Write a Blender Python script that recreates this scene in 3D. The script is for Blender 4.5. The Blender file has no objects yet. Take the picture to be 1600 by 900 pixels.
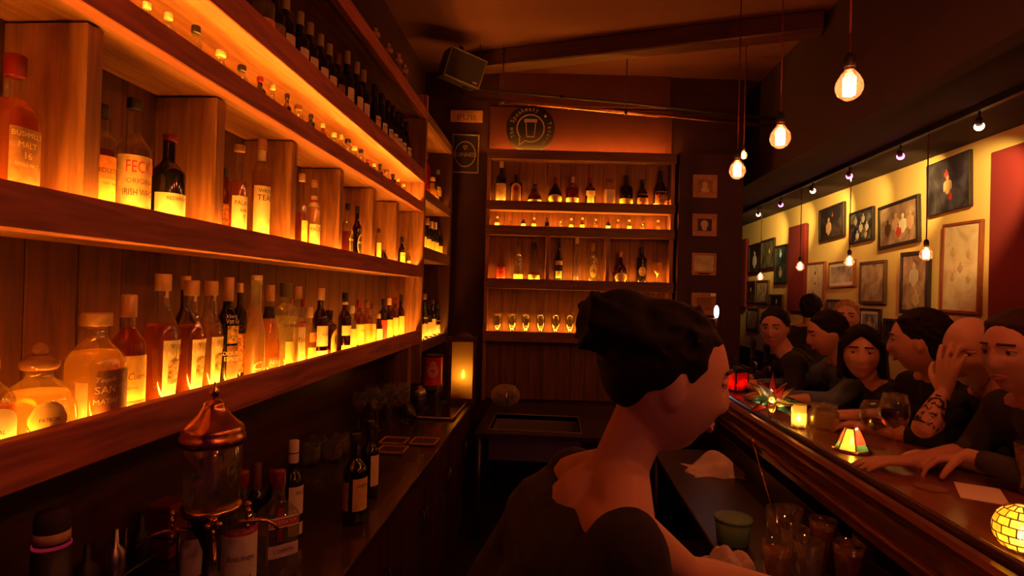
import bpy, bmesh, math, random
import numpy as np
from mathutils import Vector, Matrix, Euler
random.seed(7)
scene = bpy.context.scene
COL = scene.collection
# ------------------------------------------------------------------ camera
F = 900.0                    # focal length in pixels of a 1600 px wide frame
CAMZ = 1.65
_d = Vector((68 / F, -9 / F, -1)).normalized()          # world +Y seen from the camera
_u = Vector((math.sin(.026), math.cos(.026), 0)); _u = (_u - _u.dot(_d) * _d).normalized()
_x = _d.cross(_u)
RW = Matrix((_x, _d, _u))                               # camera -> world
CAM = Vector((0, 0, CAMZ))
cd = bpy.data.cameras.new('camera'); co = bpy.data.objects.new('camera', cd); COL.objects.link(co)
cd.sensor_width = 36; cd.lens = 36 * F / 1600; cd.clip_start = .02; cd.clip_end = 60
co.matrix_world = Matrix.Translation(CAM) @ RW.to_4x4()
scene.camera = co
# ------------------------------------------------------------------ world, exposure
w = bpy.data.worlds.new('world'); scene.world = w; w.use_nodes = True
w.node_tree.nodes['Background'].inputs[0].default_value = (.50, .03, .42, 1)
w.node_tree.nodes['Background'].inputs[1].default_value = .032
scene.view_settings.view_transform = 'Standard'
scene.view_settings.look = 'None'
scene.view_settings.gamma = 1
scene.view_settings.exposure = 0.0
scene.cycles.max_bounces = 7
scene.cycles.transparent_max_bounces = 28
scene.cycles.sample_clamp_indirect = 4
scene.cycles.caustics_reflective = False
scene.cycles.caustics_refractive = False
LED_COL, LED_STR = (1, .31, .022), 190.0
PENDANT_COL, PENDANT_W = (1, .155, .060), 7.0
SPOT_COL, SPOT_W = (1, .60, .17), 80.0
# ------------------------------------------------------------------ pixel to world
def ray(px, py):
    return RW @ Vector(((px - 800) / F, -(py - 450) / F, -1))
def atX(px, py, X):
    d = ray(px, py); return CAM + d * (X / d.x)
def atY(px, py, Y):
    d = ray(px, py); return CAM + d * (Y / d.y)
def atZ(px, py, Z):
    d = ray(px, py); return CAM + d * ((Z - CAMZ) / d.z)
def col(px):                   # a pixel column's direction at the horizon
    d = ray(px, 459 + .026 * (px - 868)); return d
def yX(px, X):
    d = col(px); return d.y * X / d.x
def zOn(px, py, X, Y):         # height of a pixel row at a given ground distance
    d = ray(px, py); return CAMZ + d.z / math.hypot(d.x, d.y) * math.hypot(X, Y)
THB = math.atan2(68, F)        # the back wall is turned by this much
NB = Vector((-math.sin(THB), math.cos(THB), 0)); XB = Vector((math.cos(THB), math.sin(THB), 0))
BD = 5.0                       # distance to the front of the back shelf unit
def atB(px, py, off=0.0):      # local (x, z) on the back plane
    d = ray(px, py); t = (BD + off) / d.dot(NB); p = CAM + d * t
    return p.dot(XB), p.z
def B2W(x, off, z):
    return XB * x + NB * (BD + off) + Vector((0, 0, z))
BMAT = Matrix.Translation(NB * BD) @ Matrix.Rotation(THB, 4, 'Z')
# ------------------------------------------------------------------ materials
MATS = {}
def nt(name):
    m = bpy.data.materials.new(name); m.use_nodes = True
    t = m.node_tree; t.nodes.clear()
    o = t.nodes.new('ShaderNodeOutputMaterial'); MATS[name] = m
    return m, t, o
def plain(name, c, rough=.5, metal=0, spec=.5, noise=0, nscale=30, coat=0):
    if name in MATS: return MATS[name]
    m, t, o = nt(name)
    b = t.nodes.new('ShaderNodeBsdfPrincipled'); t.links.new(b.outputs[0], o.inputs[0])
    b.inputs['Base Color'].default_value = (*c, 1); b.inputs['Roughness'].default_value = rough
    b.inputs['Metallic'].default_value = metal; b.inputs['Specular IOR Level'].default_value = spec
    b.inputs['Coat Weight'].default_value = coat
    if noise:
        tc = t.nodes.new('ShaderNodeTexCoord'); n = t.nodes.new('ShaderNodeTexNoise'); n.inputs['Scale'].default_value = nscale
        n.inputs['Detail'].default_value = 5
        r = t.nodes.new('ShaderNodeValToRGB'); r.color_ramp.elements[0].position = .3; r.color_ramp.elements[1].position = .7
        r.color_ramp.elements[0].color = (*[x * (1 - noise) for x in c], 1); r.color_ramp.elements[1].color = (*[min(1, x * (1 + noise)) for x in c], 1)
        t.links.new(tc.outputs['Object'], n.inputs['Vector']); t.links.new(n.outputs[0], r.inputs[0]); t.links.new(r.outputs[0], b.inputs['Base Color'])
        bp = t.nodes.new('ShaderNodeBump'); bp.inputs['Strength'].default_value = .15; bp.inputs['Distance'].default_value = .004
        t.links.new(n.outputs[0], bp.inputs['Height']); t.links.new(bp.outputs[0], b.inputs['Normal'])
    return m
def wood(name, c0, c1, axis, rough=.6, scale=9, coat=0):
    m, t, o = nt(name)
    b = t.nodes.new('ShaderNodeBsdfPrincipled'); t.links.new(b.outputs[0], o.inputs[0])
    b.inputs['Roughness'].default_value = rough; b.inputs['Coat Weight'].default_value = coat; b.inputs['Coat Roughness'].default_value = .12
    tc = t.nodes.new('ShaderNodeTexCoord'); mp = t.nodes.new('ShaderNodeMapping')
    s = [scale * 1.6] * 3; s['xyz'.index(axis)] = scale * .13; mp.inputs['Scale'].default_value = s
    n = t.nodes.new('ShaderNodeTexNoise'); n.inputs['Scale'].default_value = 1.6; n.inputs['Detail'].default_value = 7; n.inputs['Distortion'].default_value = 1.3
    n2 = t.nodes.new('ShaderNodeTexNoise'); n2.inputs['Scale'].default_value = 7; n2.inputs['Detail'].default_value = 4
    mx = t.nodes.new('ShaderNodeMath'); mx.operation = 'MULTIPLY_ADD'; mx.inputs[1].default_value = .35
    r = t.nodes.new('ShaderNodeValToRGB'); e = r.color_ramp.elements
    e[0].position = .42; e[0].color = (*c0, 1); e[1].position = .86; e[1].color = (*c1, 1)
    t.links.new(tc.outputs['Object'], mp.inputs[0]); t.links.new(mp.outputs[0], n.inputs['Vector']); t.links.new(mp.outputs[0], n2.inputs['Vector'])
    t.links.new(n2.outputs[0], mx.inputs[0]); t.links.new(n.outputs[0], mx.inputs[2]); t.links.new(mx.outputs[0], r.inputs[0]); t.links.new(r.outputs[0], b.inputs['Base Color'])
    bp = t.nodes.new('ShaderNodeBump'); bp.inputs['Strength'].default_value = .25; bp.inputs['Distance'].default_value = .003
    t.links.new(mx.outputs[0], bp.inputs['Height']); t.links.new(bp.outputs[0], b.inputs['Normal'])
    return m
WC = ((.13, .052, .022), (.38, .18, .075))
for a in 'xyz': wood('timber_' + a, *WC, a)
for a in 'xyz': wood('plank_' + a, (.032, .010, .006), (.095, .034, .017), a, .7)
for a in 'xyz': wood('lipwood_' + a, (.17, .048, .034), (.58, .17, .11), a, .62, 8)
for a in 'xyz': wood('stain_' + a, (.07, .024, .012), (.19, .075, .032), a, .6)  # darker stained timber; weaker fill on the back lips is put into its tone
for a in 'xyz': wood('darkwood_' + a, (.026, .008, .008), (.075, .022, .016), a, .4, 7)
wood('barwood', (.11, .035, .018), (.26, .09, .04), 'y', .28, 6, .4)
wood('fascia', (.16, .05, .025), (.34, .12, .05), 'y', .17, 5, 1)
def emit(name, c, s):
    if name in MATS: return MATS[name]
    m, t, o = nt(name); e = t.nodes.new('ShaderNodeEmission'); e.inputs[0].default_value = (*c, 1); e.inputs[1].default_value = s
    t.links.new(e.outputs[0], o.inputs[0]); return m
emit('led', LED_COL, LED_STR)
def glass(name, tint, body=.035, gl=(1, 1, 1), rough=.05):
    """thin-walled glass: see-through tint, a sheen that grows at grazing angles, a little body colour"""
    if name in MATS: return MATS[name]
    m, t, o = nt(name)
    tr = t.nodes.new('ShaderNodeBsdfTransparent'); tr.inputs[0].default_value = (*tint, 1)
    g = t.nodes.new('ShaderNodeBsdfGlossy'); g.inputs['Roughness'].default_value = rough; g.inputs[0].default_value = (*gl, 1)
    tl = t.nodes.new('ShaderNodeBsdfTranslucent'); tl.inputs[0].default_value = (*tint, 1)
    lw = t.nodes.new('ShaderNodeLayerWeight'); lw.inputs[0].default_value = .25
    mr = t.nodes.new('ShaderNodeMapRange'); mr.inputs[3].default_value = .07; mr.inputs[4].default_value = .6
    a = t.nodes.new('ShaderNodeMixShader'); a.inputs[0].default_value = body
    c = t.nodes.new('ShaderNodeMixShader')
    t.links.new(tr.outputs[0], a.inputs[1]); t.links.new(tl.outputs[0], a.inputs[2])
    t.links.new(lw.outputs['Facing'], mr.inputs[0]); t.links.new(mr.outputs[0], c.inputs[0])
    t.links.new(a.outputs[0], c.inputs[1]); t.links.new(g.outputs[0], c.inputs[2]); t.links.new(c.outputs[0], o.inputs[0])
    return m
def liquid(name, tint, body):
    if name in MATS: return MATS[name]
    m, t, o = nt(name)
    tr = t.nodes.new('ShaderNodeBsdfTransparent'); tr.inputs[0].default_value = (*tint, 1)
    tl = t.nodes.new('ShaderNodeBsdfTranslucent'); tl.inputs[0].default_value = (*[min(1, x * 1.1) for x in tint], 1)
    df = t.nodes.new('ShaderNodeBsdfDiffuse'); df.inputs[0].default_value = (*tint, 1)
    a = t.nodes.new('ShaderNodeMixShader'); a.inputs[0].default_value = .35
    b = t.nodes.new('ShaderNodeMixShader'); b.inputs[0].default_value = body
    t.links.new(tl.outputs[0], a.inputs[1]); t.links.new(df.outputs[0], a.inputs[2])
    t.links.new(tr.outputs[0], b.inputs[1]); t.links.new(a.outputs[0], b.inputs[2]); t.links.new(b.outputs[0], o.inputs[0])
    return m
glass('clear', (.93, .93, .90)); glass('clear_thick', (.85, .84, .78), .12); glass('frost', (.85, .83, .72), .7, rough=.4)
glass('amber_glass', (.62, .30, .08), .12); glass('brown_glass', (.22, .07, .02), .10); glass('green_glass', (.10, .16, .05), .06)
glass('orange_glass', (.98, .80, .42), .4); glass('bulb_glass', (.98, .80, .52), .05)
glass('red_glass', (.75, .04, .03), .35); glass('jar_glass', (.9, .9, .88), .05); glass('blue_glass', (.3, .5, .55), .2)
plain('black_glass', (.012, .010, .008), .08, 0, .6); plain('wine_glass_dark', (.010, .011, .006), .12, 0, .5)
liquid('whiskey', (.82, .34, .06), .24); liquid('gold', (.96, .66, .20), .28); liquid('pale', (.97, .90, .62), .22); liquid('water', (.96, .96, .93), .06)
liquid('rust', (.50, .13, .03), .3); liquid('redwine', (.10, .005, .008), .8); liquid('orange_liq', (.98, .70, .22), .6); liquid('beer', (.85, .45, .10), .4)
CAPS = {'gold': plain('cap_gold', (.74, .54, .18), .38, .35), 'black': plain('cap_black', (.015, .013, .013), .4), 'red': plain('cap_red', (.20, .010, .010), .4),
        'cream': plain('cap_cream', (.75, .62, .36), .5), 'white': plain('cap_white', (.8, .78, .72), .45), 'green': plain('cap_green', (.14, .17, .05), .4),
        'brown': plain('cap_brown', (.16, .06, .025), .5), 'cork': plain('cork', (.48, .28, .12), .8, noise=.25, nscale=90), 'silver': plain('cap_silver', (.7, .68, .64), .25, .9),
        'copper': plain('cap_copper', (.55, .22, .09), .3, .7), 'olive': plain('cap_olive', (.36, .30, .10), .45), 'maroon': plain('cap_maroon', (.2, .02, .03), .45),
        'amberball': plain('ball_stopper', (.55, .33, .12), .1, .2)}
LABS = {'cream': plain('label_cream', (.78, .66, .40), .75, noise=.08, nscale=40), 'white': plain('label_white', (.82, .79, .70), .7, noise=.05, nscale=40),
        'yellow': plain('label_yellow', (.82, .60, .16), .7, noise=.12, nscale=50), 'black': plain('label_black', (.02, .017, .015), .6),
        'brown': plain('label_brown', (.25, .12, .05), .7, noise=.3, nscale=60), 'red': plain('label_red', (.55, .04, .025), .6), 'orange': plain('label_orange', (.80, .33, .06), .7, noise=.2, nscale=60),
        'gold': plain('label_gold', (.66, .46, .16), .4, .3), 'blue': plain('label_blue', (.10, .13, .2), .6, noise=.4, nscale=60), 'tan': plain('label_tan', (.6, .42, .22), .7, noise=.2, nscale=50),
        'art': plain('label_art', (.45, .30, .12), .7, noise=.9, nscale=70), 'pic': plain('label_picture', (.42, .17, .06), .7, noise=.9, nscale=110)}
INKS = {'ink': plain('ink_dark', (.05, .025, .015), .7), 'red': LABS['red'], 'gold': LABS['gold'], 'white': LABS['white'], 'cream': LABS['cream'], 'brown': plain('ink_brown', (.22, .07, .03), .7)}
plain('steel', (.55, .53, .50), .28, .95); plain('dark_steel', (.10, .09, .09), .35, .8); plain('brass', (.75, .45, .14), .22, 1); plain('copper', (.72, .33, .14), .25, 1)
plain('black_metal', (.02, .018, .018), .45, .4); plain('black_plastic', (.02, .018, .02), .5); plain('grille', (.028, .02, .025), .8)
plain('dark_paint', (.040, .0075, .016), .75, noise=.25, nscale=5); plain('maroon_paint', (.085, .016, .016), .8, noise=.12, nscale=3); plain('plaster', (.105, .033, .028), .9, noise=.06, nscale=4)
plain('ceiling_dark', (.026, .006, .010), .85, noise=.2, nscale=3); plain('yellow_paint', (.83, .60, .20), .85, noise=.06, nscale=2); plain('floor_dark', (.022, .014, .012), .55, noise=.4, nscale=6)
plain('red_fabric', (.17, .010, .012), .95, noise=.1, nscale=200); plain('paper', (.85, .80, .66), .8); plain('cloth_white', (.72, .68, .58), .95, noise=.06, nscale=90)
plain('wax', (.9, .8, .6), .6); plain('counter_black', (.045, .022, .018), .24, noise=.35, nscale=14, coat=.3)
# ------------------------------------------------------------------ geometry
class G:
    def __init__(s): s.v = []; s.f = []; s.sm = []
    def add(s, vs, fs, smooth=False, M=None):
        o = len(s.v); s.v += [tuple(M @ Vector(p)) if M else tuple(p) for p in vs]
        s.f += [tuple(i + o for i in f) for f in fs]; s.sm += [smooth] * len(fs); return s
    def box(s, a, b, c=0.0, M=None):
        x0, y0, z0 = (min(a[i], b[i]) for i in range(3)); x1, y1, z1 = (max(a[i], b[i]) for i in range(3))
        if c <= 0:
            vs = [(x, y, z) for z in (z0, z1) for y in (y0, y1) for x in (x0, x1)]
            return s.add(vs, [(0, 2, 3, 1), (4, 5, 7, 6), (0, 1, 5, 4), (2, 6, 7, 3), (0, 4, 6, 2), (1, 3, 7, 5)], False, M)
        c = min(c, (x1 - x0) * .45, (y1 - y0) * .45, (z1 - z0) * .45)
        bm = bmesh.new(); vv = [bm.verts.new((x, y, z)) for z in (z0, z1) for y in (y0, y1) for x in (x0, x1)]
        for q in [(0, 2, 3, 1), (4, 5, 7, 6), (0, 1, 5, 4), (2, 6, 7, 3), (0, 4, 6, 2), (1, 3, 7, 5)]: bm.faces.new([vv[i] for i in q])
        bmesh.ops.bevel(bm, geom=bm.edges[:], offset=c, segments=1, affect='EDGES')
        bm.verts.index_update(); vs = [v.co[:] for v in bm.verts]; fs = [[v.index for v in f.verts] for f in bm.faces]; bm.free()
        return s.add(vs, fs, False, M)
    def lathe(s, prof, n=20, sq=2.0, asp=1.0, M=None, smooth=True):
        vs, fs = [], []
        ang = [2 * math.pi * i / n for i in range(n)]
        k = [1 if sq == 2 else 1 / (abs(math.cos(a)) ** sq + abs(math.sin(a)) ** sq) ** (1 / sq) for a in ang]
        for r, z in prof:
            for a, q in zip(ang, k): vs.append((r * q * math.cos(a), r * q * asp * math.sin(a), z))
        for j in range(len(prof) - 1):
            for i in range(n):
                i2 = (i + 1) % n; fs.append((j * n + i, j * n + i2, (j + 1) * n + i2, (j + 1) * n + i))
        if prof[0][0] > 1e-5: fs.append(tuple(reversed(range(n))))
        if prof[-1][0] > 1e-5: fs.append(tuple((len(prof) - 1) * n + i for i in range(n)))
        return s.add(vs, fs, smooth, M)
    def tube(s, pts, rad, n=10, smooth=True, caps=True):
        P = [Vector(p) for p in pts]; R = rad if isinstance(rad, (list, tuple)) else [rad] * len(P)
        vs, fs = [], []; up = Vector((0, 0, 1)); prev = None
        for i, p in enumerate(P):
            t = (P[min(i + 1, len(P) - 1)] - P[max(i - 1, 0)]).normalized()
            if prev is None:
                a = t.cross(up); a = t.cross(Vector((1, 0, 0))) if a.length < 1e-3 else a
            else: a = prev - prev.dot(t) * t
            a.normalize(); prev = a; b = t.cross(a)
            for k in range(n):
                an = 2 * math.pi * k / n; vs.append(p + (a * math.cos(an) + b * math.sin(an)) * R[i])
        for j in range(len(P) - 1):
            for k in range(n): k2 = (k + 1) % n; fs.append((j * n + k, j * n + k2, (j + 1) * n + k2, (j + 1) * n + k))
        if caps: fs.append(tuple(reversed(range(n)))); fs.append(tuple((len(P) - 1) * n + k for k in range(n)))
        return s.add(vs, fs, smooth)
    def ball(s, c, r, n=14, m=9, M=None):
        r = r if isinstance(r, (tuple, list)) else (r, r, r)
        pr = [(math.sin(math.pi * j / m), -math.cos(math.pi * j / m)) for j in range(m + 1)]
        T = Matrix.Translation(c) @ Matrix.Diagonal((*r, 1))
        return s.lathe([(max(a, 0 if 0 < j < m else 0), z) for j, (a, z) in enumerate(pr)], n, M=(M @ T if M else T))
    def prism(s, poly, z0, z1, M=None, smooth=False):
        n = len(poly); vs = [(x, y, z0) for x, y in poly] + [(x, y, z1) for x, y in poly]
        fs = [tuple(reversed(range(n))), tuple(range(n, 2 * n))] + [(i, (i + 1) % n, n + (i + 1) % n, n + i) for i in range(n)]
        return s.add(vs, fs, smooth, M)
    def build(s, name, mat, parent=None, loc=None, rot=None, mw=None):
        me = bpy.data.meshes.new(name); me.from_pydata(s.v, [], s.f); me.polygons.foreach_set('use_smooth', s.sm)
        if mat is not None: me.materials.append(MATS[mat] if isinstance(mat, str) else mat)
        me.validate(); me.update()
        return link(name, me, parent, loc, rot, mw)
def link(name, me, parent=None, loc=None, rot=None, mw=None):
    o = bpy.data.objects.new(name, me); COL.objects.link(o)
    if parent is not None: o.parent = parent
    if mw is not None: o.matrix_local = mw
    if loc is not None: o.location = loc
    if rot is not None: o.rotation_euler = rot if not isinstance(rot, (int, float)) else (0, 0, rot)
    return o
def tag(o, label=None, cat=None, group=None, kind=None):
    if label: o['label'] = label
    if cat: o['category'] = cat
    if group: o['group'] = group
    if kind: o['kind'] = kind
    return o
def thing(name, label, cat, loc=(0, 0, 0), rz=0, group=None):
    o = bpy.data.objects.new(name, None); COL.objects.link(o); o.empty_display_size = .05
    o.location = loc; o.rotation_euler = (0, 0, rz); return tag(o, label, cat, group)
def copy_tree(o, parent=None):
    c = o.copy(); COL.objects.link(c); c.parent = parent
    for ch in list(o.children): copy_tree(ch, c)
    return c
ORD = ['', 'first', 'second', 'third', 'fourth', 'fifth', 'sixth', 'seventh', 'eighth', 'ninth', 'tenth', 'eleventh', 'twelfth', 'thirteenth', 'fourteenth', 'fifteenth', 'sixteenth', 'seventeenth', 'eighteenth', 'nineteenth', 'twentieth', 'twenty-first', 'twenty-second', 'twenty-third', 'twenty-fourth', 'twenty-fifth', 'twenty-sixth', 'twenty-seventh', 'twenty-eighth']
_TXT = {}
def text_geo(body, size=1.0, shear=0.0):
    key = (body, shear)
    if key not in _TXT:
        c = bpy.data.curves.new('t', 'FONT'); c.body = body; c.size = 1; c.align_x = 'CENTER'; c.align_y = 'CENTER'; c.resolution_u = 2; c.shear = shear; c.space_line = .85
        o = bpy.data.objects.new('t', c); COL.objects.link(o)
        dg = bpy.context.evaluated_depsgraph_get(); dg.update()
        me = bpy.data.meshes.new_from_object(o.evaluated_get(dg))
        _TXT[key] = ([v.co[:] for v in me.vertices], [tuple(p.vertices) for p in me.polygons])
        bpy.data.objects.remove(o); bpy.data.curves.remove(c); bpy.data.meshes.remove(me)
    v, f = _TXT[key]
    return [(x * size, y * size) for x, y, _ in v], f
def flat_text(name, body, size, mat, parent, mw, shear=0.0, xs=1.0):
    """text in the local XY plane of mw"""
    v, f = text_geo(body, size, shear)
    return G().add([(x * xs, y, 0) for x, y in v], f).build(name, mat, parent, mw=mw)
def wrap_text(name, body, size, mat, parent, R, z, ang, sq=2.0, asp=1.0, shear=0.0, xs=1.0):
    v, f = text_geo(body, size, shear); out = []
    for x, y in v:
        a = ang + x * xs / R; k = 1 if sq == 2 else 1 / (abs(math.cos(a)) ** sq + abs(math.sin(a)) ** sq) ** (1 / sq)
        out.append((R * k * math.cos(a), R * k * asp * math.sin(a), z + y))
    return G().add(out, f).build(name, mat, parent)
# ------------------------------------------------------------------ bottles
def smoothstep(t): return t * t * (3 - 2 * t)
def shoulder(R, rn, z0, z1, k=6, p=1.0):
    return [(rn + (R - rn) * (1 - smoothstep((i / k) ** p)), z0 + (z1 - z0) * i / k) for i in range(k + 1)]
def profile(kind, H, R):
    rn = min(.0145, R * .42)
    base = [(0, .002), (R * .80, 0), (R * .95, .004), (R, .012)]
    if kind == 'std': return base + shoulder(R, rn, .58 * H, .74 * H) + [(rn, .955 * H), (rn * .9, .96 * H)], rn
    if kind == 'tallsh': return base + shoulder(R, rn, .68 * H, .78 * H) + [(rn, .955 * H)], rn
    if kind == 'wine': return base + shoulder(R, rn, .60 * H, .73 * H) + [(rn, .96 * H)], rn
    if kind == 'slope': return base + shoulder(R, rn, .40 * H, .76 * H) + [(rn, .96 * H)], rn
    if kind == 'long':  # onion-bodied with a long flared neck
        return [(0, .002), (R * .62, 0), (R * .74, .006), (R * .86, .25 * H), (R, .46 * H), (R * .98, .52 * H), (R * .86, .60 * H), (R * .62, .67 * H), (rn * 1.35, .74 * H), (rn * 1.15, .80 * H), (rn * 1.1, .96 * H)], rn * 1.1
    if kind == 'jug':   # squat with round shoulders
        return base + shoulder(R, rn * 1.25, .52 * H, .80 * H, 8, 1.3) + [(rn * 1.25, .95 * H)], rn * 1.25
    if kind == 'squat':
        return base + [(R * 1.0, .30 * H), (R * .97, .38 * H), (R * .86, .47 * H), (R * .62, .55 * H), (rn * 1.6, .62 * H), (rn * 1.2, .68 * H), (rn * 1.15, .80 * H)], rn * 1.15
    if kind == 'dome':  # decanter with a domed body and a short neck
        return base + [(R, .25 * H), (R * .96, .36 * H), (R * .85, .47 * H), (R * .66, .56 * H), (R * .40, .62 * H), (rn * 1.5, .65 * H), (rn * 1.35, .70 * H), (rn * 1.35, .78 * H)], rn * 1.35
    if kind == 'slim':  # frosted slender tall bottle, long taper
        return [(0, .002), (R * .9, 0), (R, .008), (R, .38 * H), (R * .93, .46 * H), (R * .72, .56 * H), (R * .55, .68 * H), (R * .50, .9 * H), (R * .56, .905 * H), (R * .56, .955 * H)], R * .5
    if kind == 'pear':
        return base + [(R * 1.02, .2 * H), (R, .34 * H), (R * .88, .46 * H), (R * .62, .58 * H), (R * .40, .68 * H), (rn, .78 * H), (rn, .95 * H)], rn
    if kind == 'cone':
        return base + [(R, .10 * H), (R * .93, .25 * H), (R * .66, .48 * H), (rn * 1.2, .72 * H), (rn, .80 * H), (rn, .95 * H)], rn
    if kind == 'baileys':
        return base + [(R * 1.02, .22 * H), (R * .98, .38 * H), (R * .80, .52 * H), (R * .50, .64 * H), (rn * 1.2, .72 * H), (rn, .78 * H), (rn, .95 * H)], rn
    if kind == 'waist':
        return base + [(R, .16 * H), (R * .86, .30 * H), (R * .9, .42 * H), (R, .52 * H), (R * .8, .62 * H), (rn * 1.1, .72 * H), (rn, .95 * H)], rn
    if kind == 'ribbed':  # ornamental stem-like bottle
        return base + [(R * .85, .10 * H), (R * .6, .20 * H), (R * .7, .34 * H), (R * .95, .42 * H), (R * .9, .48 * H), (R * .45, .56 * H), (R * .7, .63 * H), (R * .75, .66 * H), (R * .4, .71 * H), (rn, .76 * H), (rn, .95 * H)], rn
def rad_at(prof, z):
    for (r0, z0), (r1, z1) in zip(prof, prof[1:]):
        if z0 <= z <= z1: return r0 + (r1 - r0) * ((z - z0) / (z1 - z0) if z1 > z0 else 0)
    return prof[-1][0]
LIQ_N = 14
def bottle(label, loc, H, R, kind='std', gl='clear', liq=None, fill=.5, cap='gold', capl=.12, capr=1.2, labs=(), texts=(), sq=2.0, asp=1.0, group=None, name='liquor_bottle', cat='bottle', n=20, rz=0, stopper=None):
    o = thing(name, label, cat, loc, rz, group)
    prof, rn = profile(kind, H, R)
    G().lathe(prof, n, sq, asp).build('glass_body', gl, o)
    if liq:
        zt = fill * H; lp = [(r * .93, max(z, .004)) for r, z in prof if z < zt and r > 0]; rt = rad_at(prof, zt) * .93
        lp = [(0, .0035)] + lp + [(rt, zt), (0, zt)]
        G().lathe(lp, LIQ_N, sq, asp).build('liquid', liq, o)
    top = prof[-1][1]
    if stopper == 'ball':
        g = G(); g.lathe([(rn * 1.5, top - .012), (rn * 1.7, top - .006), (rn * 1.7, top + .006), (rn * 1.2, top + .010), (rn, top + .016)], 16)
        rr = (H - top - .014) / 2; g.ball((0, 0, top + .014 + rr), rr, 16, 10); g.build('stopper', CAPS[cap], o)
    elif cap:
        c0 = H * (1 - capl); r = max(rn * capr, rad_at(prof, c0) * 1.03)
        G().lathe([(r * .98, c0), (r, c0 + .002), (r, H - .003), (r * .9, H), (0, H)], 14).build('cap', CAPS[cap], o)
    for L in labs:      # (z0, z1, half arc in degrees, colour, centre angle)
        z0, z1, arc, colr = L[:4]; ca = math.radians(L[4]) if len(L) > 4 else 0; off = L[5] if len(L) > 5 else .0008; shp = L[6] if len(L) > 6 else ''
        z0 *= H; z1 *= H; k = max(4, int(arc / 7)); vs, fs = [], []
        zz0 = [z0, (z0 + z1) / 2, z1]; zz0 = zz0 if z1 - z0 > .03 else [z0, z1]; zz = zz0; k = k * 2 if shp else k
        for j in range(k + 1):
            a = ca + math.radians(-arc + 2 * arc * j / k); q = 1 if sq == 2 else 1 / (abs(math.cos(a)) ** sq + abs(math.sin(a)) ** sq) ** (1 / sq)
            u_ = -1 + 2 * j / k; e_ = math.sqrt(max(0.02, 1 - u_ * u_)); zm = (z0 + z1) / 2; hh_ = (z1 - z0) / 2
            zz = [zm + (z - zm) * e_ for z in zz0] if shp == 'oval' else [z if z <= zm else zm + (z - zm) * (.15 + .85 * e_) for z in zz0] if shp == 'arch' else zz0
            for z in zz:
                r = rad_at(prof, z) + off; vs.append((r * q * math.cos(a), (r * q) * asp * math.sin(a), z))
        m = len(zz)
        for j in range(k):
            for i in range(m - 1): fs.append((j * m + i, (j + 1) * m + i, (j + 1) * m + i + 1, j * m + i + 1))
        lo = G().add(vs, fs, True).build('label' if z0 < .5 * H or len(labs) == 1 else 'neck_label', LABS[colr], o)
        lo['_z'] = 1
    kids = [c for c in o.children if c.name.split('.')[0] in ('label', 'neck_label')]
    for T in texts:     # (text, zc, size, ink, angle, xs, shear)
        s, zc, sz, ink = T[:4]; an = math.radians(T[4]) if len(T) > 4 else -30; xs = T[5] if len(T) > 5 else 1; sh = T[6] if len(T) > 6 else 0
        wrap_text('lettering', s, sz * H, INKS[ink], kids[0] if kids else o, rad_at(prof, zc * H) + .0022, zc * H, an, sq, asp, sh, xs)
    for c in kids: del c['_z']
    return o
def mini(label, loc, H, R, kind, gl, liq, cap, lab, group, n=12):
    return bottle(label, loc, H, R, kind, gl, liq, .5, cap, .16, 1.35, [(.12, .42, 100, lab)] if lab else (), group=group, name='miniature_bottle', n=n)
def glassware(name, label, cat, loc, prof, mat='jar_glass', liq=None, lprof=None, group=None, n=20):
    o = thing(name, label, cat, loc, 0, group)
    G().lathe(prof, n).build('glass_body', mat, o)
    if liq: G().lathe(lprof, n).build('liquid', liq, o)
    return o
# ------------------------------------------------------------------ room shell
CEIL = 3.62; RX = 3.0
def struct(name, g, mat, parent=None, mw=None):
    o = g.build(name, mat, parent, mw=mw)
    if parent is None: o['kind'] = 'structure'
    return o
struct('floor', G().box((-1.32, -1.6, -.1), (3.2, 11.2, 0)), 'floor_dark')
struct('wall_left', G().box((-1.32, -1.6, 0), (-1.215, 5.6, CEIL)), 'dark_paint')
struct('ceiling', G().box((-1.32, -1.6, CEIL), (1.82, 11.2, CEIL + .1)), 'plaster')
struct('trim_1', G().box((1.80, -1.6, 2.74), (1.90, 11.2, CEIL)), 'ceiling_dark')
struct('trim_2', G().box((1.90, -1.6, 2.83), (3.1, 11.2, 2.95)), 'ceiling_dark')
struct('wall_right', G().box((RX, -1.6, 0), (RX + .12, 11.2, 2.83)), 'yellow_paint')
struct('wall_far', G().box((1.3, 11.1, 0), (3.1, 11.2, 2.83)), 'dark_paint')
WOFF = .17           # wall surface behind the front of the back unit
x0, _ = atB(690, 450, WOFF); x1, _ = atB(1158, 450, WOFF)
bw = G().box((x0 - .35, WOFF, 0), (x1, WOFF + .14, CEIL)); struct('wall_back', bw, 'dark_paint', mw=BMAT)
cx0, _ = atB(1058, 450, -.02); cx1, _ = atB(1155, 450, -.02)
struct('trim_3', G().box((cx0, -.02, 0), (cx1, WOFF - .001, 2.9)), 'dark_paint', mw=BMAT)     # pier with the four small pictures
struct('baseboard_right', G().box((RX - .02, -1.6, 0), (RX - .001, 11.1, .9), .004), 'darkwood_y')
# maroon panel on the back wall above the shelves
p0 = atB(780, 104, WOFF); p1 = atB(1046, 172, WOFF)
o = G().box((p0[0], WOFF - .03, p1[1]), (p1[0], WOFF - .001, p0[1]), .004).build('wall_panel', 'maroon_paint', mw=BMAT)
tag(o, 'wide maroon board fixed high on the back wall above the pipes', 'panel')
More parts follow.
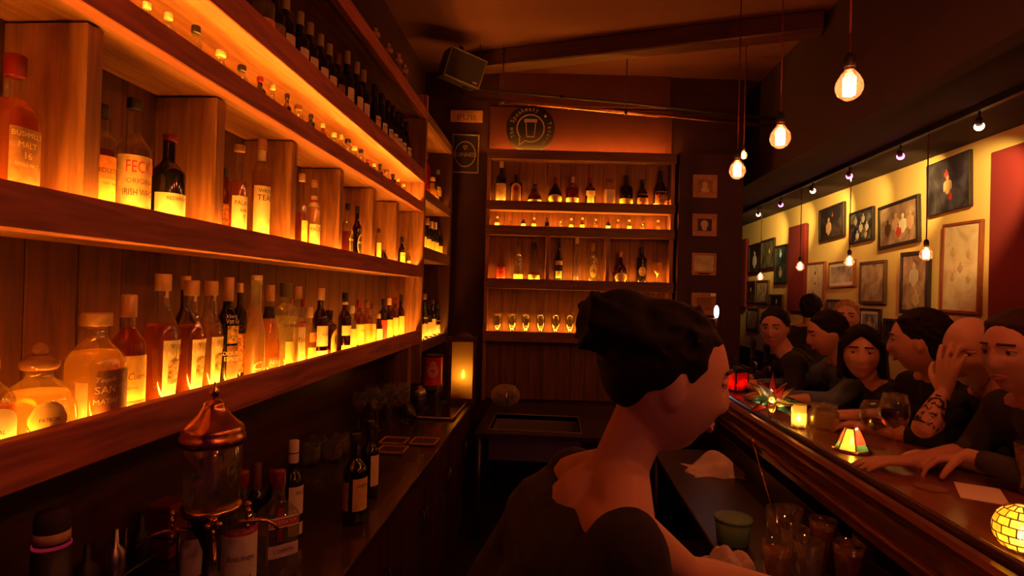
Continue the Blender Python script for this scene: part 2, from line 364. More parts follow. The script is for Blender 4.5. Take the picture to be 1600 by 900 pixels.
# diagonal ceiling beam and the conduit pair
def beam(name, a, b, wd, h, mat):
    a, b = Vector(a), Vector(b); d = (b - a); L = d.length; an = math.atan2(d.y, d.x)
    return G().box((0, -wd / 2, -h), (L, wd / 2, 0), .01).build(name, mat, None, (a.x, a.y, a.z), (0, 0, an))
tag(beam('ceiling_beam', (-.75, 4.76, CEIL), (1.78, 4.08, CEIL), .16, .14, 'darkwood_x'), 'dark ceiling beam running slantwise in front of the back wall', 'beam')
pa, pb = atY(738, 153, 4.55), atY(1100, 187, 4.85)
dv = (pb - pa); pa2 = pa - dv * .04; pb2 = pb + dv * .35
cp = thing('conduit_pipe', 'thick copper-brown pipe crossing below the ceiling, with elbow brackets', 'pipe')
G().tube([pa2, pb2], .017, 12).build('pipe', 'copper', cp)
for t in (.12, .5, .88):
    q = pa2 + (pb2 - pa2) * t
    G().box((q.x - .012, q.y - .022, q.z - .02), (q.x + .012, q.y + .022, q.z + .02), .004).tube([q + Vector((0, 0, .015)), (q.x, q.y, CEIL)], .005, 6).build('hanger', 'dark_steel', cp)
cp = thing('conduit_pipe', 'thin dark pipe running just above the copper-brown pipe', 'pipe')
up = Vector((0, -.03, .065)); G().tube([pa2 + up, pa2 + (pb2 - pa2) * .55 + up, pb2 + up * .8], .011, 10).build('pipe', 'dark_steel', cp)
q = pa2 + (pb2 - pa2) * .30 + up; G().tube([q - dv * .008, q + dv * .008], .017, 10).build('coupling', 'black_metal', cp)
q = pa2 + (pb2 - pa2) * .05 + up; G().tube([q, (q.x, q.y, CEIL)], .004, 6).build('hanger', 'dark_steel', cp)
# ------------------------------------------------------------------ left shelf unit
D = .92; XB_ = -1.16; Y0, Y1 = -.10, 3.90
su = thing('shelf_unit', 'long timber shelf unit with lit shelves along the left wall', 'shelf', (-1.0, 1.9, 1.28))
def spart(name, a, b, mat, c=.003, par=su):
    l = par.location; return G().box(a, b, c).build(name, mat, par, mw=Matrix.Translation(-l))
LV = {}   # name: (lip bottom, lip top, deck top)
for nm, b, t_, dk in (('lower', 1.282, 1.372, 1.335), ('second', 1.735, 1.817, 1.790), ('mini', 2.185, 2.252, 2.228), ('wine', 2.39, 2.482, 2.44), ('top', 2.83, 2.905, 2.87)):
    LV[nm] = (b, t_, dk)
    spart('shelf_lip', (-D, Y0, b), (-D - .036, Y1, t_), 'lipwood_y')
    spart('shelf_deck', (-D - .036, Y0, b + .004), (XB_, Y1, dk), 'timber_y', .001)
post_px = [151, 345, 459, 532.5, 583.5, 620]
XP = -D - .055
PY = [yX(p, XP) for p in post_px]
for y in [PY[0] - .44, PY[0] - .88] + PY:
    if y > Y0: spart('post', (XP, y - .046, LV['second'][2] + .0005), (XB_, y, LV['mini'][0] - .0005), 'timber_z')
    if y > Y0 and False: pass
spart('end_panel', (-D + .004, Y1, .90), (XB_ - .04, Y1 + .045, 3.0), 'timber_z')
spart('post', (-D - .002, 3.60, .902), (-D - .09, 3.68, LV['lower'][0]), 'timber_z')
py = Y0
i = 0
while py < Y1 - .01:
    e = min(py + .142, Y1)
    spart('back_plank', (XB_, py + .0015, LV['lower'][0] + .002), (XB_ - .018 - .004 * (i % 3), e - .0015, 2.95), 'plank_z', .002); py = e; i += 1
def led(label, a, b, mw=None, group='amber light strips'):
    o = G().box(a, b).build('light_strip', 'led', mw=mw); tag(o, label, 'light strip', group); return o
for nm, ph in (('lower', 'lower bottle shelf'), ('second', 'post-divided bottle shelf'), ('mini', 'miniature bottle shelf')):
    led('amber light strip behind the lip of the long left %s' % ph, (-D - .040, Y0 + .02, LV[nm][2] + .0005), (-D - .050, Y1 - .02, LV[nm][2] + .006))
# ------------------------------------------------------------------ second left unit
s2 = thing('shelf_unit', 'short dark shelf unit between the long left shelves and the back wall', 'shelf', (-1.0, 4.4, 1.2))
YA, YB = Y1 + .05, 4.90
LV2 = {'low': (1.218, 1.287, 1.262), 'mid': (1.87, 1.955, 1.925), 'up': (2.285, 2.358, 2.33), 'cap': (2.83, 2.9, 2.87)}
for nm, (b, t_, dk) in LV2.items():
    spart('shelf_lip', (-D, YA, b), (-D - .036, YB, t_), 'stain_y', par=s2)
    spart('shelf_deck', (-D - .036, YA, b + .004), (XB_, YB, dk), 'timber_y', .001, s2)
spart('end_panel', (-D + .004, YB, 0), (XB_ - .04, YB + .045, 3.0), 'darkwood_z', par=s2)
py = YA
while py < YB - .01:
    e = min(py + .142, YB); spart('back_plank', (XB_, py + .0015, 1.0), (XB_ - .02, e - .0015, 2.95), 'plank_z', .002, s2); py = e
for nm, ph in (('low', 'low'), ('mid', 'middle'), ('up', 'upper')):
    led('amber light strip on the %s shelf of the short dark unit' % ph, (-D - .040, YA + .02, LV2[nm][2] + .0005), (-D - .046, YB - .02, LV2[nm][2] + .005))
# ------------------------------------------------------------------ back shelf unit
bu = thing('shelf_unit', 'wide timber shelf unit with five boards on the back wall', 'shelf'); bu.matrix_world = BMAT
BL = {}
lx = atB(764, 380)[0]; rx = atB(1048, 390)[0]
for nm, yt, yb in (('top', 236, 251), ('b2', 316, 331), ('b3', 355, 370), ('b4', 438, 454), ('b5', 521, 537)):
    zt = atB(907, yt)[1]; zb = atB(907, yb)[1]; BL[nm] = (zb, zt, zt - .014)
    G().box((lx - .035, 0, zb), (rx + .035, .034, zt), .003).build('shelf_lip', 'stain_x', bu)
    G().box((lx, .034, zb + .004), (rx, WOFF - .026, zt - .014), .001).build('shelf_deck', 'timber_x', bu)
zbot, ztop = BL['b5'][0], BL['top'][1]
for xx in (lx - .034, rx): G().box((xx, .035, .7), (xx + .034, WOFF - .002, ztop), .002).build('side_panel', 'timber_z', bu)
for pxx in (856, 950):
    xx = atB(pxx, 400)[0]; G().box((xx - .017, .001, BL['b4'][2]), (xx + .017, WOFF - .026, BL['b3'][0]), .002).build('divider', 'timber_z', bu)
xx = lx; i = 0
while xx < rx - .01:
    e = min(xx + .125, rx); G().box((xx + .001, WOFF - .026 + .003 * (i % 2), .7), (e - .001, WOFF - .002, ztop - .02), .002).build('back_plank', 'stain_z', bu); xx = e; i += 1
o = G().box((lx - .03, WOFF - .02, ztop - .05), (rx + .03, WOFF - .0015, p1[1] - .012), .004).build('wall_panel', 'maroon_paint', mw=BMAT)
tag(o, 'maroon board behind the round sign on the back wall', 'panel')
for nm, ph in (('top', 'on top of the back shelf unit below the round sign'), ('b2', 'along the upper bottle shelf of the back unit'), ('b3', 'along the miniature shelf of the back unit'), ('b5', 'along the stemware shelf of the back unit')):
    led('amber light strip ' + ph, (lx + .01, .040, BL[nm][2] + .0005), (rx - .01, .046, BL[nm][2] + .006), BMAT)
for k, (a, b) in enumerate(((lx, atB(853, 400)[0]), (atB(859, 400)[0], atB(947, 400)[0]), (atB(953, 400)[0], rx))):
    led('amber light strip in the %s compartment of the divided back shelf' % ('sink-side', 'middle', 'bar-side')[k], (a + .02, .040, BL['b4'][2] + .0005), (b - .02, .046, BL['b4'][2] + .006), BMAT)
# ------------------------------------------------------------------ bottles on the left shelves
XS = -1.012
def place(px, py_top, w, zdeck, X=XS):
    Y = yX(px, X); H = zOn(px, py_top, X, Y) - zdeck
    dist = math.hypot(X, Y); R = w / 2 * Y / F * .93
    return (X, Y, zdeck), H, R
def lower(px, top, w, label, X=XS, **k):
    loc, H, R = place(px, top, w, LV['lower'][2], X); return bottle(label, loc, H, min(R, .062), **k)
LOWG = 'bottles on the long lower shelf'
lower(-20, 560, 84, 'squat clear jug of golden spirit beyond the ball-stoppered decanter', kind='jug', gl='clear_thick', liq='gold', fill=.5, cap='cork', sq=3, labs=[(.08, .50, 60, 'cream', -20, .0008, 'arch')], texts=[('CRYSTAL', .25, .07, 'ink', -30)], group=LOWG)
lower(66, 534, 112, 'domed clear decanter with round ball stopper and oval medallion', kind='dome', gl='clear_thick', liq='gold', fill=.50, cap='amberball', stopper='ball', labs=[(.07, .43, 30, 'yellow', -30, .0008, 'oval'), (.10, .40, 25, 'gold', -30, .0016, 'oval')], texts=[('PATRON', .25, .055, 'ink', -30, .8)], sq=2.3, group=LOWG)
lower(153, 488, 84, 'square-shouldered clear tequila bottle with wide gold cap and grey label', kind='jug', gl='clear_thick', liq='gold', fill=.66, cap='gold', capl=.12, capr=1.75, sq=3.4, labs=[(.06, .50, 42, 'brown', -5), (.05, .40, 14, 'tan', -75)], texts=[('Tequila', .42, .06, 'cream', -28, 1, .3), ('SAN', .33, .09, 'cream', -28), ('MATIAS', .23, .06, 'cream', -26)], group=LOWG)
lower(203, 460, 56, 'amber tequila bottle with maroon-topped gold cap and scroll label', kind='std', gl='clear', liq='whiskey', fill=.72, cap='gold', capl=.19, labs=[(.08, .50, 105, 'yellow'), (.10, .13, 100, 'brown', 0, .0014)], texts=[('Jose Cuervo', .33, .075, 'brown', -38, .8, .3), ('Especial', .24, .04, 'brown', -38, .8, .3)], group=LOWG)
for j, (px, top, wd) in enumerate(((255, 428, 60), (300, 438, 50), (330, 439, 44))):
    lower(px, top, wd, 'long-necked rum bottle with slanted cream picture label, %s from the scroll-label tequila bottle' % ORD[j + 1], kind='long', gl='clear', liq=('whiskey', 'whiskey', 'gold')[j], fill=.62, cap='gold', capl=.13, capr=1.25,
          labs=[(.08, .50, 52, 'cream', 4), (.17, .34, 34, 'art', 4, .0016), (.38, .43, 8, 'ink' if False else 'brown', 30, .0016), (.82, .94, 14, 'cream', -20)], texts=[('V', .455, .05, 'brown', -20)], group=LOWG)
lower(290, 431, 34, 'dark bottle with gold cap standing behind the long-necked rum bottles', X=-1.066, kind='std', gl='brown_glass', cap='gold', group=LOWG)
lower(357, 433, 36, 'black vodka bottle with tall gold capsule and white lettering', kind='std', gl='black_glass', cap='gold', capl=.22, labs=[(.40, .56, 62, 'art', 5), (.05, .38, 62, 'brown', 5)], texts=[('Vincent', .645, .055, 'white', -22, .8, .3), ('Van Gogh', .60, .065, 'white', -12, .7), ('DOUBLE', .31, .05, 'cream', -22), ('ESPRESSO', .26, .05, 'cream', -22, .8)], group=LOWG)
lower(375.5, 442, 22, 'slim black bottle with red-brown label between gold-capsuled and frosted bottles', X=-1.05, kind='tallsh', gl='black_glass', cap='gold', capl=.10, labs=[(.08, .48, 70, 'pic')], texts=[('BORU', .54, .07, 'brown', -25)], group=LOWG)
lower(401, 430, 33, 'tall slender frosted bottle full of cloudy gold spirit', X=-.998, kind='slim', gl='frost', liq='orange_liq', fill=.7, cap='cream', capl=.05, capr=1.05, texts=[('Chi', .14, .11, 'cream', -30, 1, .4)], group=LOWG)
lower(422, 445, 38, 'bulging orange liqueur bottle with black collar and gold top', kind='pear', gl='orange_glass', liq='orange_liq', fill=.62, cap='gold', capl=.18, labs=[(.63, .76, 180, 'black', 0, .002), (.10, .2, 60, 'brown')], texts=[('ADRIA', .15, .055, 'cream', -20)], group=LOWG)
lower(447, 442, 42, 'square clear bottle of pale spirit with olive green cap', kind='tallsh', gl='clear', liq='pale', fill=.62, cap='green', capl=.16, capr=1.6, sq=3, labs=[(.1, .34, 60, 'yellow')], texts=[('WABORO', .52, .06, 'ink', -25, .8)], group=LOWG)
lower(465, 447, 30, 'clear vodka bottle with gold cap, red band and script label', kind='std', gl='clear', liq='pale', fill=.6, cap='gold', capl=.16, labs=[(.07, .50, 85, 'cream'), (.50, .56, 85, 'red')], texts=[('STOLI', .53, .05, 'white', -20), ('Stoli', .34, .09, 'ink', -20, 1, .3)], group=LOWG)
lower(473, 466, 20, 'small clear bottle with red cap behind the red-band vodka', X=-1.06, kind='std', gl='clear', liq='pale', cap='red', capl=.14, group=LOWG)
lower(485, 480, 24, 'short clear bottle with cream cap and small square label', X=-1.0, kind='std', gl='clear', liq='gold', cap='cream', capl=.18, labs=[(.40, .56, 60, 'orange'), (.08, .3, 70, 'yellow')], group=LOWG)
lower(502, 450, 26, 'dark tall bottle with cream capsule and plain cream label', kind='std', gl='brown_glass', liq='rust', cap='cream', capl=.17, labs=[(.20, .48, 90, 'cream'), (.06, .14, 90, 'cream')], texts=[('Tyconnell', .36, .05, 'brown', -20, .7, .3)], group=LOWG)
lower(516, 485, 25, 'black-capped bottle with arched cream label on the lower shelf', X=-1.0, kind='tallsh', gl='brown_glass', liq='whiskey', cap='black', capl=.14, labs=[(.08, .62, 60, 'yellow', 10, .0008, 'arch'), (.3, .5, 20, 'brown', 0, .0016, 'oval')], group=LOWG)
lower(540, 457, 22, 'dark bottle with silver ring and cream label on the lower shelf', kind='std', gl='brown_glass', liq='rust', cap='black', capl=.12, labs=[(.30, .46, 90, 'cream'), (.06, .14, 90, 'yellow'), (.80, .84, 180, 'white')], group=LOWG)
FAR = [(551, 478, 18, 'clear', 'pale', 'white', 'yellow'), (562, 469, 19, 'amber_glass', 'rust', 'maroon', 'yellow'), (575, 469, 18, 'amber_glass', 'whiskey', 'brown', 'orange'), (583, 474, 13, 'clear', 'whiskey', 'brown', 'orange'), (593, 490, 14, 'brown_glass', 'rust', 'olive', 'cream'), (600, 467, 14, 'black_glass', None, 'black', 'red'), (609, 466, 14, 'brown_glass', 'rust', 'cream', 'yellow'), (618, 464, 13, 'amber_glass', 'rust', 'red', 'yellow'), (627, 460, 13, 'brown_glass', 'rust', 'black', 'yellow'), (636, 472, 12, 'clear', 'gold', 'red', 'yellow')]
for j, (px, top, wd, gl_, lq, cp_, lb) in enumerate(FAR):
    lower(px, top, wd, '%s-capped bottle with %s label, %s from the far end of the lower shelf' % (cp_, lb, ORD[len(FAR) - j]), X=-1.012 - .02 * (j % 2), kind=('std', 'tallsh')[j % 2], gl=gl_, liq=lq, cap=cp_, capl=.16, labs=[(.08, .5, 95, lb)], texts=[('Kahlua', .38, .07, 'ink', -10, .7, .3)] if j in (1, 2) else (), n=14, group=LOWG)
# second shelf
SECG = 'bottles on the post-divided shelf'
def second(px, top, w, label, X=XS, **k):
    loc, H, R = place(px, top, w, LV['second'][2], X); k.setdefault('group', SECG); return bottle(label, loc, H, min(R, .056), **k)
second(13, 84, 66, 'square whiskey bottle with red cap and brown malt label', kind='std', gl='clear', liq='whiskey', fill=.70, cap='red', capl=.15, sq=4.5, labs=[(.08, .50, 44, 'brown', -8)], texts=[('BUSHMILLS', .455, .050, 'gold', -8, .75), ('MALT', .385, .055, 'gold', -8, .9), ('16', .315, .065, 'gold', -8), ('SINGLE MALT', .255, .035, 'gold', -8, .7)])
second(152, 162, 44, 'whiskey bottle with cream label half hidden behind the nearest post', kind='tallsh', gl='clear', liq='whiskey', fill=.6, cap='black', labs=[(.06, .34, 80, 'yellow'), (.34, .54, 80, 'orange')], texts=[('MIDLETON', .41, .06, 'ink', -12, .8), ('VERY RARE', .3, .035, 'ink', -8, .8)])
second(202, 153, 56, 'clear whiskey bottle with big red-brown lettering on a wide label', kind='std', gl='clear', liq='gold', fill=.42, cap='black', capl=.09, labs=[(.06, .53, 105, 'tan')], texts=[('FECKIN', .435, .135, 'red', -14, .62), ('ORIGINAL', .325, .058, 'brown', -20, .9), ('IRISH WHISKEY', .235, .075, 'ink', -14, .62), ('TRIPLE DISTILLED', .12, .028, 'brown', -20)])
second(258, 210, 54, 'black bulbous whiskey bottle with red cap and bright cream label', kind='std', gl='black_glass', cap='red', capl=.07, labs=[(.07, .37, 100, 'cream')], texts=[('REDBREAST', .315, .055, 'ink', -15, .9), ('12', .12, .05, 'ink', -5)])
second(239, 320, 10, 'slim clear bottle between the red-lettered and black bulbous whiskeys', X=-1.07, kind='std', gl='clear', liq='pale', cap='cream')
second(347, 262, 22, 'dark red bottle with small cream foot label beside the second post', X=-1.06, kind='std', gl='amber_glass', liq='rust', cap='black', labs=[(.07, .12, 90, 'cream'), (.16, .5, 70, 'pic')])
second(368, 226, 29, 'round-shouldered whiskey with cork top and cream palace label', X=-1.0, kind='std', gl='clear', liq='whiskey', fill=.6, cap='cork', capl=.07, capr=1.5, labs=[(.06, .46, 100, 'cream')], texts=[('PALACE', .385, .065, 'ink', -22, .85), ('BAR', .31, .045, 'ink', -22), ('9', .25, .05, 'ink', -18)])
second(403, 217, 31, 'whiskey bottle with cream neck band and tall cream label', kind='tallsh', gl='clear', liq='gold', fill=.68, cap='cork', capl=.11, capr=1.25, labs=[(.05, .55, 105, 'cream'), (.79, .89, 180, 'cream')], texts=[('WRITERS', .50, .048, 'ink', -14, .95), ('TEARS', .435, .075, 'ink', -16, .95), ('I', .23, .06, 'ink', 0)])
second(467, 271, 22, 'slim whiskey bottle with diagonal label edge beside the third post', X=-1.03, kind='std', gl='clear', liq='whiskey', cap='cream', capl=.10, labs=[(.10, .40, 70, 'yellow', 12)])
second(487, 281, 22, 'whiskey bottle with red sash on the neck and lettered cream label', X=-1.0, kind='std', gl='clear', liq='gold', fill=.7, cap='cork', capl=.1, labs=[(.07, .39, 100, 'cream'), (.63, .78, 180, 'cream'), (.69, .73, 180, 'red', 0, .0016)], texts=[('PADDY', .32, .075, 'ink', -25, .9)])
second(540, 318, 17, 'square bottle with arched gold-edged dark label after the fourth post', kind='std', gl='clear', liq='rust', cap='black', sq=4, labs=[(.08, .52, 44, 'gold', 0, .0008, 'arch'), (.10, .46, 34, 'black', 0, .0014, 'arch')], texts=[('BLACK', .35, .05, 'white', -8)])
second(555, 322, 16, 'dark bottle with oval black label after the fourth post', kind='std', gl='brown_glass', liq='rust', cap='black', labs=[(.08, .5, 60, 'gold', 0, .0008, 'oval'), (.11, .46, 50, 'black', 0, .0014, 'oval')], texts=[('BUSH', .33, .06, 'white', -8)])
second(589, 357, 10, 'thin bottle with cream label after the fifth post', kind='std', gl='clear', liq='gold', cap='black', labs=[(.07, .6, 100, 'yellow')], n=14)
second(598, 391, 13, 'short stubby bottle with dark cap after the fifth post', kind='jug', gl='brown_glass', liq='rust', cap='black', labs=[(.1, .4, 90, 'cream')], n=14)
second(626, 370, 12, 'dark bottle with bright lettered label beside the sixth post', kind='std', gl='brown_glass', liq='rust', cap='black', capl=.2, labs=[(.07, .5, 95, 'yellow')], texts=[('JAMESON', .40, .07, 'ink', -10, .7)], n=14)
second(636, 388, 10, 'small clear bottle last before the end panel on the post-divided shelf', kind='std', gl='clear', liq='gold', cap='brown', labs=[(.1, .4, 90, 'tan')], n=14)
# miniatures
rm = random.Random(3)
MP = [(216, 0), (250, 17), (294, 36), (334, 77), (368, 101), (397, 119), (417, 130), (440, 143), (458, 164), (478, 178), (497, 192), (515, 207), (526, 210), (537, 212), (547, 228), (558, 233), (569, 249), (579, 255), (588, 256), (599, 265), (609, 272), (617, 279), (626, 287)]
MK = [('std', 'clear', 'gold', 'cream', 'cream'), ('std', 'clear', 'gold', 'cream', 'yellow'), ('jug', 'clear', 'pale', 'black', None), ('squat', 'clear', 'gold', 'cream', 'yellow'), ('jug', 'clear', 'whiskey', 'black', None), ('std', 'black_glass', None, 'red', 'cream'), ('pear', 'clear', 'gold', 'cream', None), ('std', 'brown_glass', 'rust', 'black', None), ('jug', 'clear', 'pale', 'brown', None), ('tallsh', 'black_glass', None, 'black', None), ('std', 'amber_glass', 'rust', 'cream', 'yellow')]
for j, (px, top) in enumerate(MP):
    kd, gl_, lq, cp_, lb = MK[j % len(MK)]; X = -.995
    Y = yX(px, X); z = LV['mini'][2]; H = max(.085, min(.125, zOn(px, top, X, Y) - z))
    mini('%s miniature with %s cap, %s from the far end of the miniature shelf' % ({'black_glass': 'black', 'brown_glass': 'brown', 'amber_glass': 'amber'}.get(gl_, 'clear'), cp_, ORD[len(MP) - j]), (X, Y, z), H, rm.uniform(.015, .021) if kd != 'squat' else .022, kd, gl_, lq, cp_, lb, 'miniatures on the left miniature shelf')
# wine shelf
WN = [(399, 4, 'pale'), (416, 20, 'back'), (433, 3, ''), (456, 24, ''), (472, 43, ''), (489, 59, ''), (503, 74, ''), (517, 90, 'back'), (532, 75, ''), (547, 91, ''), (558, 104, ''), (577, 132, 'dark'), (588, 146, 'dark'), (598, 157, 'dark'), (606, 165, 'dark'), (613, 174, 'dark'), (620, 182, 'dark'), (628, 190, 'dark')]
for j, (px, top, kd) in enumerate(WN):
    X = -1.012
    Y = yX(px, X); z = LV['wine'][2]; H = min(.33, max(.27, zOn(px, top, X, Y) - z))
    cpn = {'': 'olive', 'back': 'brown', 'dark': 'black', 'pale': 'cork'}[kd]
    bottle('%s wine bottle with %s capsule, %s from the far end of the wine shelf' % ('clear' if kd == 'pale' else 'dark', cpn, ORD[len(WN) - j]), (X, Y, z), H, .037, 'slope' if kd == 'dark' else 'wine', 'clear' if kd == 'pale' else 'wine_glass_dark', 'pale' if kd == 'pale' else None, .6, cpn, .19, 1.12,
           [(.16, .46, 62, 'cream' if kd != 'back' else 'brown', 6)] if kd != 'pale' else [(.2, .4, 60, 'orange')], group='wine bottles on the wine shelf', name='wine_bottle', n=18)
for j, (px, H) in enumerate(((575, .2), (596, .22), (612, .25), (622, .24))):
    bottle('clear cut-glass decanter on the topmost shelf, %s from the end panel' % ORD[4 - j], (XS, yX(px, XS), LV['top'][2]), H, .045, 'squat', 'clear', 'rust', .3, 'amberball', stopper='ball', group='decanters on the topmost shelf', name='decanter', n=16)
# ------------------------------------------------------------------ second left unit bottles
def u2(px, py, nm, label, H, R, X=-1.0, **k):
    Y = yX(px, X); bottle(label, (X, Y, LV2[nm][2]), H, R, n=14, group='bottles in the short dark unit', **k)
u2(660, 0, 'up', 'tall red bottle on the upper shelf of the short dark unit', .36, .035, kind='tallsh', gl='red_glass', cap='red')
u2(671, 0, 'up', 'round orange liqueur bottle on the upper shelf of the short dark unit', .22, .055, kind='dome', gl='orange_glass', liq='orange_liq', cap='gold', labs=[(.1, .3, 70, 'yellow')])
u2(678.5, 0, 'up', 'green bottle with yellow label on the upper shelf of the short dark unit', .32, .037, kind='slope', gl='green_glass', cap='green', labs=[(.3, .55, 80, 'yellow')])
u2(684, 0, 'up', 'small clear bottle last on the upper shelf of the short dark unit', .18, .03, kind='std', gl='clear', liq='rust', cap='red')
for j, px in enumerate((657, 664.5, 671, 677, 683)):
    u2(px, 0, 'mid', 'dark stout-shouldered bottle with flame-like gold label, %s from the back wall on the middle shelf' % ORD[5 - j], (.30, .29, .28, .29, .25)[j], .036, X=-1.012, kind='std', gl='black_glass', cap=('cream', 'tan' if False else 'cork', 'cream', 'white', 'black')[j], capl=.2, labs=[(.1, .42, 90, 'yellow')])
for j, (px, H) in enumerate(((656, .27), (663.5, .36), (670, .27), (676.5, .31), (683, .27))):
    u2(px, 0, 'low', '%s bottle with cream label, %s from the back wall on the low shelf' % (('dark', 'slim', 'dark', 'brown', 'dark')[j], ORD[5 - j]), H, .034, X=-1.012, kind=('std', 'slope', 'tallsh')[j % 3], gl=('black_glass', 'brown_glass')[j % 2], cap=('black', 'cork', 'black', 'brown', 'black')[j], labs=[(.1, .5, 80, 'cream')])
# ------------------------------------------------------------------ back unit bottles
def backb(px, top, w, nm, label, off=.092, dz=0, **k):
    x, zt = atB(px, top, off); z = BL[nm][2]; R = w / 2 * (BD + off) / F
    kw = dict(n=16, rz=THB - math.pi / 2); kw.update(k)
    loc = B2W(x, off, z); return bottle(label, loc, zt - z, min(R, .06), **kw)
BG = 'bottles on the upper back shelf'
US = ' on the upper back shelf'
backb(784, 252, 16, 'b2', 'tall dark bottle with cream capsule and cream label' + US, kind='std', gl='black_glass', cap='cream', capl=.16, labs=[(.06, .46, 75, 'tan')], group=BG)
backb(807, 273, 19, 'b2', 'flat dark green liqueur bottle with arched label' + US, kind='tallsh', gl='black_glass', cap='black', sq=4, labs=[(.04, .34, 40, 'yellow'), (.34, .68, 40, 'orange', 0, .0008, 'arch'), (.40, .60, 22, 'brown', 0, .0015, 'oval')], group=BG)
backb(836, 288, 21, 'b2', 'low squat dark bottle with black stopper' + US, kind='squat', gl='brown_glass', liq='rust', cap='black', labs=[(.08, .2, 80, 'tan')], group=BG)
backb(868, 277, 23, 'b2', 'round-bodied dark bottle with red cap and wide yellow label' + US, kind='baileys', gl='black_glass', cap='red', capl=.24, labs=[(.05, .34, 75, 'yellow', 0, .0008, 'oval'), (.12, .27, 50, 'cream', 0, .0016, 'oval')], group=BG)
backb(895, 276, 20, 'b2', 'red-brown bottle with cream cap and low cream label' + US, kind='std', gl='amber_glass', liq='rust', cap='cream', capl=.22, labs=[(.05, .24, 80, 'cream')], texts=[('DISARONNO', .14, .07, 'ink', 0, .6)], group=BG)
backb(923, 278, 16, 'b2', 'dark bottle with maroon cap and hanging yellow label' + US, kind='std', gl='brown_glass', liq='rust', cap='maroon', capl=.2, labs=[(.03, .46, 40, 'yellow'), (.34, .52, 60, 'cream')], group=BG)
backb(952, 280, 18, 'b2', 'square clear bottle with wide dark stopper and cream label' + US, kind='tallsh', gl='clear', liq='gold', fill=.6, cap='brown', capl=.08, capr=2.2, sq=6, labs=[(.04, .58, 42, 'cream')], group=BG)
backb(979, 274, 21, 'b2', 'dark tall-necked bottle with broad low yellow label' + US, kind='std', gl='black_glass', cap='black', capl=.22, labs=[(.04, .24, 85, 'yellow')], group=BG)
backb(1004, 281, 19, 'b2', 'black cream-liqueur bottle with picture label, shorter of the pair' + US, kind='baileys', gl='black_glass', cap='black', labs=[(.06, .46, 62, 'pic'), (.04, .10, 85, 'cream')], group=BG)
backb(1033, 267, 22, 'b2', 'black cream-liqueur bottle with picture label, taller of the pair' + US, kind='baileys', gl='black_glass', cap='black', labs=[(.06, .42, 62, 'pic'), (.04, .10, 85, 'cream')], group=BG)
bm_ = [(135, 575, 0), (240, 620, 4), (340, 585, 5), (422, 585, 1), (525, 585, 7), (632, 590, 8), (713, 590, 3), (800, 585, 10), (905, 595, 6), (1003, 600, 5), (1080, 600, 6), (1168, 600, 1), (1272, 610, 8), (1392, 605, 6)]
for j, (zx, zy, kk) in enumerate(bm_):
    kd, gl_, lq, cp_, lb = MK[kk]; x, zt = atB(750 + zx / 5, 220 + zy / 5 + 3, .085); z = BL['b3'][2]
    o = mini('%s miniature with %s cap, %s from the pier end of the back miniature shelf' % ({'black_glass': 'black', 'brown_glass': 'brown', 'amber_glass': 'amber'}.get(gl_, 'clear'), cp_, ORD[len(bm_) - j]), B2W(x, .085, z), max(.06, zt - z), .019, kd, gl_, lq, cp_, lb, 'miniatures on the back shelf')
    o.rotation_euler.z = THB - math.pi / 2
TG = 'bottles on the divided back shelf'
TS = ' on the divided back shelf'
def tall(zx, zy, zw, label, **k): return backb(750 + zx / 5, 360 + zy / 5, zw / 5, 'b4', label, group=TG, **k)
tall(170, 105, 82, 'round-shouldered clear flask bottle with red label' + TS, kind='pear', gl='clear', liq='whiskey', fill=.4, cap='maroon', labs=[(.03, .36, 50, 'red')], texts=[('DIX', .27, .08, 'cream', 0)])
tall(306, 85, 74, 'tall clear bottle with low glowing cream label' + TS, kind='std', gl='clear', liq='water', cap='brown', labs=[(.02, .16, 80, 'yellow')])
tall(428, 95, 90, 'cone-shaped clear bottle with low glowing cream label' + TS, kind='cone', gl='clear', liq='rust', fill=.2, cap='black', capl=.18, labs=[(.02, .16, 80, 'yellow')])
tall(620, 62, 66, 'black champagne-shaped bottle with small yellow label' + TS, kind='slope', gl='black_glass', cap='black', labs=[(.08, .24, 45, 'yellow'), (.38, .48, 60, 'tan')])
tall(760, 55, 62, 'ornamental waisted glass bottle with long thin neck' + TS, kind='ribbed', gl='clear_thick', liq='water', fill=.4, cap='cream', capl=.14)
tall(886, 100, 76, 'clear bottle with yellow hexagonal lettered label' + TS, kind='std', gl='clear', liq='water', cap='olive', capl=.2, labs=[(.12, .46, 44, 'yellow', 0, .0008, 'oval')], texts=[('rfc', .29, .14, 'ink', 0)])
tall(1100, 160, 104, 'squat dark bottle with large gold oval label' + TS, kind='squat', gl='brown_glass', liq='rust', cap='copper', labs=[(.03, .32, 60, 'yellow', 0, .0008, 'oval'), (.07, .28, 48, 'gold', 0, .0016, 'oval')], capl=.2)
tall(1265, 130, 80, 'black bottle with round gold emblem' + TS, kind='tallsh', gl='black_glass', cap='black', capl=.2, labs=[(.2, .46, 42, 'gold', 0, .0008, 'oval'), (.32, .34, 36, 'white', 0, .0016)])
xg, zg = atB(750 + 1385 / 5, 360 + 250 / 5, .09); z = BL['b4'][2]; h = zg - z
glassware('goblet', 'wide amber goblet of orange drink beside the round gold emblem bottle', 'glass', B2W(xg, .09, z), [(0, 0), (.032, 0), (.03, .004), (.006, .012), (.005, .35 * h), (.02, .42 * h), (.046, .62 * h), (.055, .85 * h), (.050, h)], 'orange_glass', 'orange_liq', [(0, .43 * h), (.03, .5 * h), (.05, .82 * h), (0, .82 * h)])
